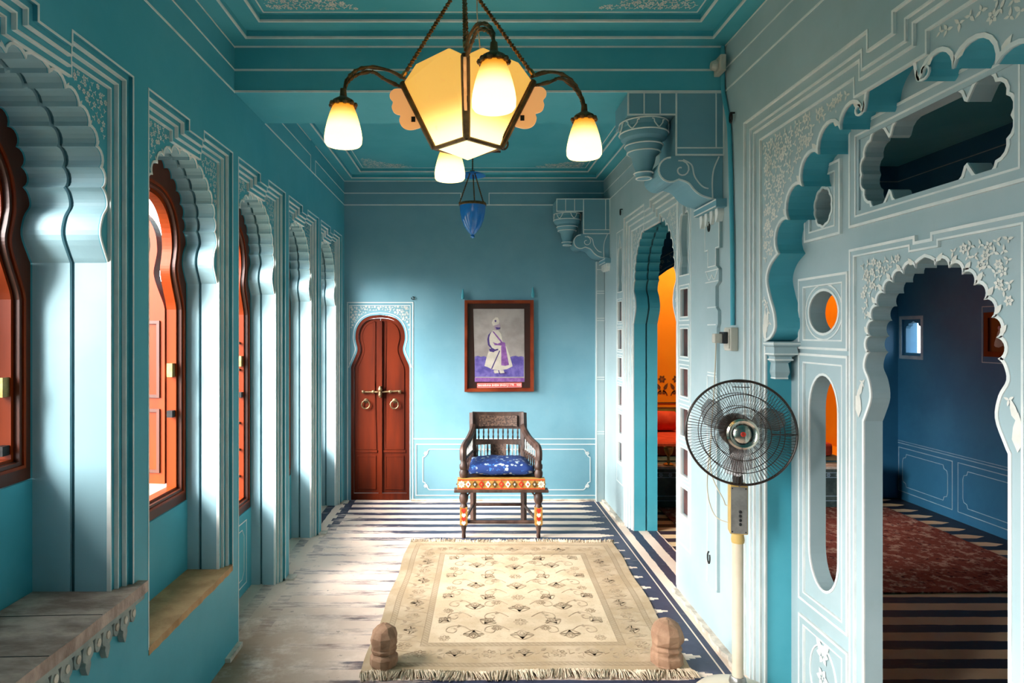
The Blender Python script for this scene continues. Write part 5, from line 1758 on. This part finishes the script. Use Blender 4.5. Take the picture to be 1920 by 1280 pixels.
hubc = MB().lathe([(.034, .062), (.034, .069), (.028, .072), (.0, .073)], HC, 28, AX).build('hub_cap', 'chrome', fan, smooth=True)
emb = MB().lathe([(.0095, .0725), (.0095, .0745), (.007, .0752)], HC, 20, AX).build('emblem', 'red', hubc)
EF = Fr(HC + AX * .0753, U_, V_, AX)
MB().line(EF, [(-.0045, -.003), (.0045, -.003)], .0014, .0004, 0).line(EF, [(-.0045, .0005), (.0045, .0005)], .0014, .0004, 0).line(EF, [(-.0045, .004), (.0045, .004)], .0014, .0004, 0).build('emblem_mark', 'mount', emb)
for b in range(3):
    a0_ = b * 2 * PI / 3 + .35
    m = MB()
    K = 8
    vs_, fs_ = [], []
    for i in range(K + 1):
        t = i / K
        r_ = .035 + .135 * t
        wdt = (.18 + .62 * math.sin(PI * min(1, t * .62 + .12)) ** 1.2) * (1 - .55 * max(0, t - .75) / .25)
        vs_ += [hp(r_, a0_ - wdt * .5 + .35 * t, .018 - .010), hp(r_, a0_ + wdt * .5 + .35 * t, -.018 - .004), hp(r_, a0_ + wdt * .5 + .35 * t, -.020 - .004), hp(r_, a0_ - wdt * .5 + .35 * t, .016 - .010)]
    for i in range(K):
        o = 4 * i
        fs_ += [(o, o + 1, o + 5, o + 4), (o + 2, o + 3, o + 7, o + 6), (o + 1, o + 2, o + 6, o + 5), (o + 3, o, o + 4, o + 7)]
    fs_ += [(0, 3, 2, 1), (4 * K, 4 * K + 1, 4 * K + 2, 4 * K + 3)]
    m.add(vs_, fs_)
    m.build('blade', 'blade', fan, smooth=True)
MB().lathe([(.040, -.03), (.040, .03), (.030, .04)], HC, 24, AX).build('blade_hub', 'wire', fan, smooth=True)
MB().lathe([(.030, -.21), (.055, -.195), (.065, -.15), (.066, -.09), (.052, -.056)], HC, 24, AX).build('motor', 'wire', fan, smooth=True)
nk = HC + AX * -.12
MB().tube([nk + Vector((0, 0, -.05)), Vector((FX, FY, .93)), Vector((FX, FY, .89))], [.03, .020, .020], 12).build('neck', 'wire', fan)
MB().tube([hp(.2, -PI / 2, 0), hp(.21, -PI / 2, -.03), Vector((FX, FY, .90))], .004, 6).build('guard_stay', 'wire', fan)
MB().tube([hp(.2, PI, .012), hp(.10, PI - .02, .064)], [.002, .004], 5).build('guard_clip', 'wire', fan)
MB().tube([hp(.197 - .0 + .0, PI / 2 + a * .17, .012) * 1.0 for a in (-1, 1)], .002, 5).tube([hp(.178, PI / 2 + .17, .034), hp(.178, PI / 2 - .17, .034)], .002, 5).build('guard_handle', 'wire', fan)

# ================================================================== WALL ELECTRICS
sb = thing('switch_box', 'small surface socket box with black plug on the right wall above the fan', 'socket', (XR, 2.90, 1.44))
MB().box((XR - .035, 2.86, 1.415), (XR - .0005, 2.935, 1.52)).build('socket_body', 'switch', sb, bevel=.004)
MB().box((XR - .040, 2.868, 1.425), (XR - .035, 2.928, 1.512)).build('socket_plate', 'switch', sb, bevel=.002)
pl = thing('plug', 'black plug pushed into the wall socket above the fan', 'plug', (XR - .07, 2.92, 1.45))
MB().box((XR - .062, 2.875, 1.447), (XR - .0405, 2.925, 1.500)).build('plug_body', 'black', pl, bevel=.004)
MB().box((XR - .098, 2.882, 1.450), (XR - .062, 2.918, 1.492)).build('plug_grip', 'switch', pl, bevel=.004)
cdp = spline([(XR - .085, 2.90, 1.450), (XR - .088, 2.90, 1.36), (XR - .10, 2.89, 1.20), (XR - .125, 2.86, 1.00), (XR - .15, 2.78, .88), (XR - .14, 2.68, .80), (FX - .02, 2.622, .79), (FX - .005, 2.592, .80)], 6)
MB().tube(cdp, .0028, 6).build('cable', 'cord', pl)
cd2 = spline([(XR - .12, 2.865, 1.03), (XR - .17, 2.78, .83), (XR - .17, 2.70, .73), (FX - .02, 2.60, .725)], 6)
MB().tube(cd2, .0024, 6).build('cable', 'cord', pl)
cnd = MB()
cnd.tube(spline([(XR - .012, 3.005, 2.84), (XR - .012, 3.005, 2.66), (XR - .012, 2.985, 2.58), (XR - .012, 2.945, 2.48), (XR - .012, 2.925, 2.35), (XR - .012, 2.90, 1.90), (XR - .012, 2.895, 1.53)], 6), .010, 8)
o = cnd.build('conduit', 'teal', smooth=True)
tag(o, 'teal painted conduit running down the wall to the socket', 'conduit')
o = MB().box((XR - .05, 2.935, 2.70), (XR - .024, 3.018, 2.775)).lathe([(.022, 0), (.026, .01), (.018, .03)], (XR - .05, 2.975, 2.737), 14, (-1, 0, 0)).build('junction_box', 'switch', bevel=.003)
tag(o, 'small pale junction box at the right end of the beam', 'junction box')


def hook(F, s, t, lab_, r=.022):
    o = MB().tube([F.P(s, t + r, -.001), F.P(s, t + r, .016)] + [F.P(s + r * .55 * math.sin(a), t + r * math.cos(a), .018) for a in [2 * PI * k / 14 for k in range(13)]], .0042, 6).build('wall_hook', 'iron')
    tag(o, lab_, 'hook', 'iron rings on the right wall')


hook(RW, 5.00, 2.435, 'iron ring high on the wall left of the side room doorway')
hook(RW, 2.90, 2.47, 'iron ring beside the conduit near the beam')
hook(RW, 3.165, 2.02, 'iron ring at the top of the flat pilaster')
hook(RW, 3.165, .385, 'iron ring low on the white wall behind the fan pole', .028)
hook(BW, 1.165, .99, 'iron ring on the slim corner pilaster')
o = MB().tube([BW.P(-.488 + .012 * math.sin(a), 1.80 + .012 * math.cos(a), .012) for a in [2 * PI * k / 12 for k in range(11)]], .004, 6).tube([BW.P(-.488, 1.812, 0), BW.P(-.488, 1.812, .012)], .004, 6).build('wall_hook', 'iron')
tag(o, 'small iron hook at the corner of the door border', 'hook')

# ================================================================== SIDE ROOM THINGS
o = MB().plate(TOPF, [(1.62, 3.66), (3.56, 3.70), (3.57, 5.46), (1.62, 5.46)], (), .006, -.003).build('red_carpet', 'sidecarpet')
tag(o, 'faded red patterned carpet on the side room floor', 'carpet')
o = thing('floor_mattress', 'vermilion cloth covered mattress on the alcove platform', 'mattress', (2.5, 6.3, .336))
m = MB().box((1.62, 5.98, .337), (3.42, 6.95, .46))
m.build('mattress', 'redcloth', o, bevel=.03)
for x, lb in ((1.95, 'vermilion bolster on the mattress, seen through the far doorway'), (3.05, 'vermilion bolster on the mattress, seen through the tall slot window')):
    q = MB().lathe([(.05, -.25), (.10, -.22), (.105, 0), (.10, .22), (.05, .25)], (x, 6.72, .568), 18, (1, 0, 0)).build('bolster', 'redcloth', smooth=True)
    tag(q, lb, 'bolster', 'bolsters on the alcove mattress')
o = MB().lathe([(.042, 0), (.044, .008), (.018, .02), (.010, .05), (.014, .065), (.010, .075), (.030, .10), (.040, .13), (.042, .155), (.038, .155), (.026, .105), (.0, .09)], (1.745, 5.56, .3455), 18).build('brass_goblet', 'brass', smooth=True)
tag(o, 'small brass goblet on the edge of the alcove platform', 'goblet')
sp_ = thing('small_framed_picture', 'small brown framed figure picture on the deep blue wall', 'picture', (3.90, 4.69, 1.31))
pr_ = rect(4.475, 4.725, 1.315, 1.645)
MB().ring(SW, pr_, 0, -.04, .020, .0025).build('frame', 'doorwood', sp_)
pc = MB().plate(SW, offset(pr_, -.04), (), .008, .0025).build('picture_paper', 'brownwood', sp_)
MB().plate(SW, [tuple(q) for q in spline([(4.56, 1.40), (4.575, 1.47), (4.588, 1.51), (4.602, 1.51), (4.618, 1.47), (4.64, 1.40), (4.60, 1.385)], 3)], (), .010, .008).build('figure_robe', 'canvas', pc)
MB().plate(SW, ellipse(4.596, 1.528, .012, .016, 10), (), .010, .008).build('figure_head', 'skinprint', pc)
w6 = thing('window_6', 'small bright window in the deep blue side room wall', 'window', (3.90, 5.63, 1.29), kind='structure')
cw_ = rect(5.421, 5.659, 1.291, 1.609)
hh = [(5.445, 1.315), (5.635, 1.315), (5.635, 1.53), (5.625, 1.55), (5.605, 1.555), (5.60, 1.575), (5.57, 1.58), (5.54, 1.595), (5.51, 1.58), (5.48, 1.575), (5.475, 1.555), (5.455, 1.55), (5.445, 1.53)]
MB().plate(SW, cw_, [hh], -.02, -.06).build('frame', 'navy', w6)
portal((3.90 + .2, 5.63, 1.45), (-1, 0, 0), .24, .32)

# warm lamps over the alcove, thrown on its back wall
for x in (1.95, 3.1):
    bulb = bpy.data.lights.new('alcove_lamp', 'SPOT')
    bulb.energy = 100
    bulb.color = (1.0, .74, .40)
    bulb.shadow_soft_size = .08
    bulb.spot_size = math.radians(120)
    bulb.spot_blend = .7
    bo = bpy.data.objects.new('alcove_lamp', bulb)
    COL.objects.link(bo)
    bo.location = (x, 6.10, 2.86)
    bo.rotation_euler = Vector((0, .95, -1.45)).to_track_quat('-Z', 'Y').to_euler()
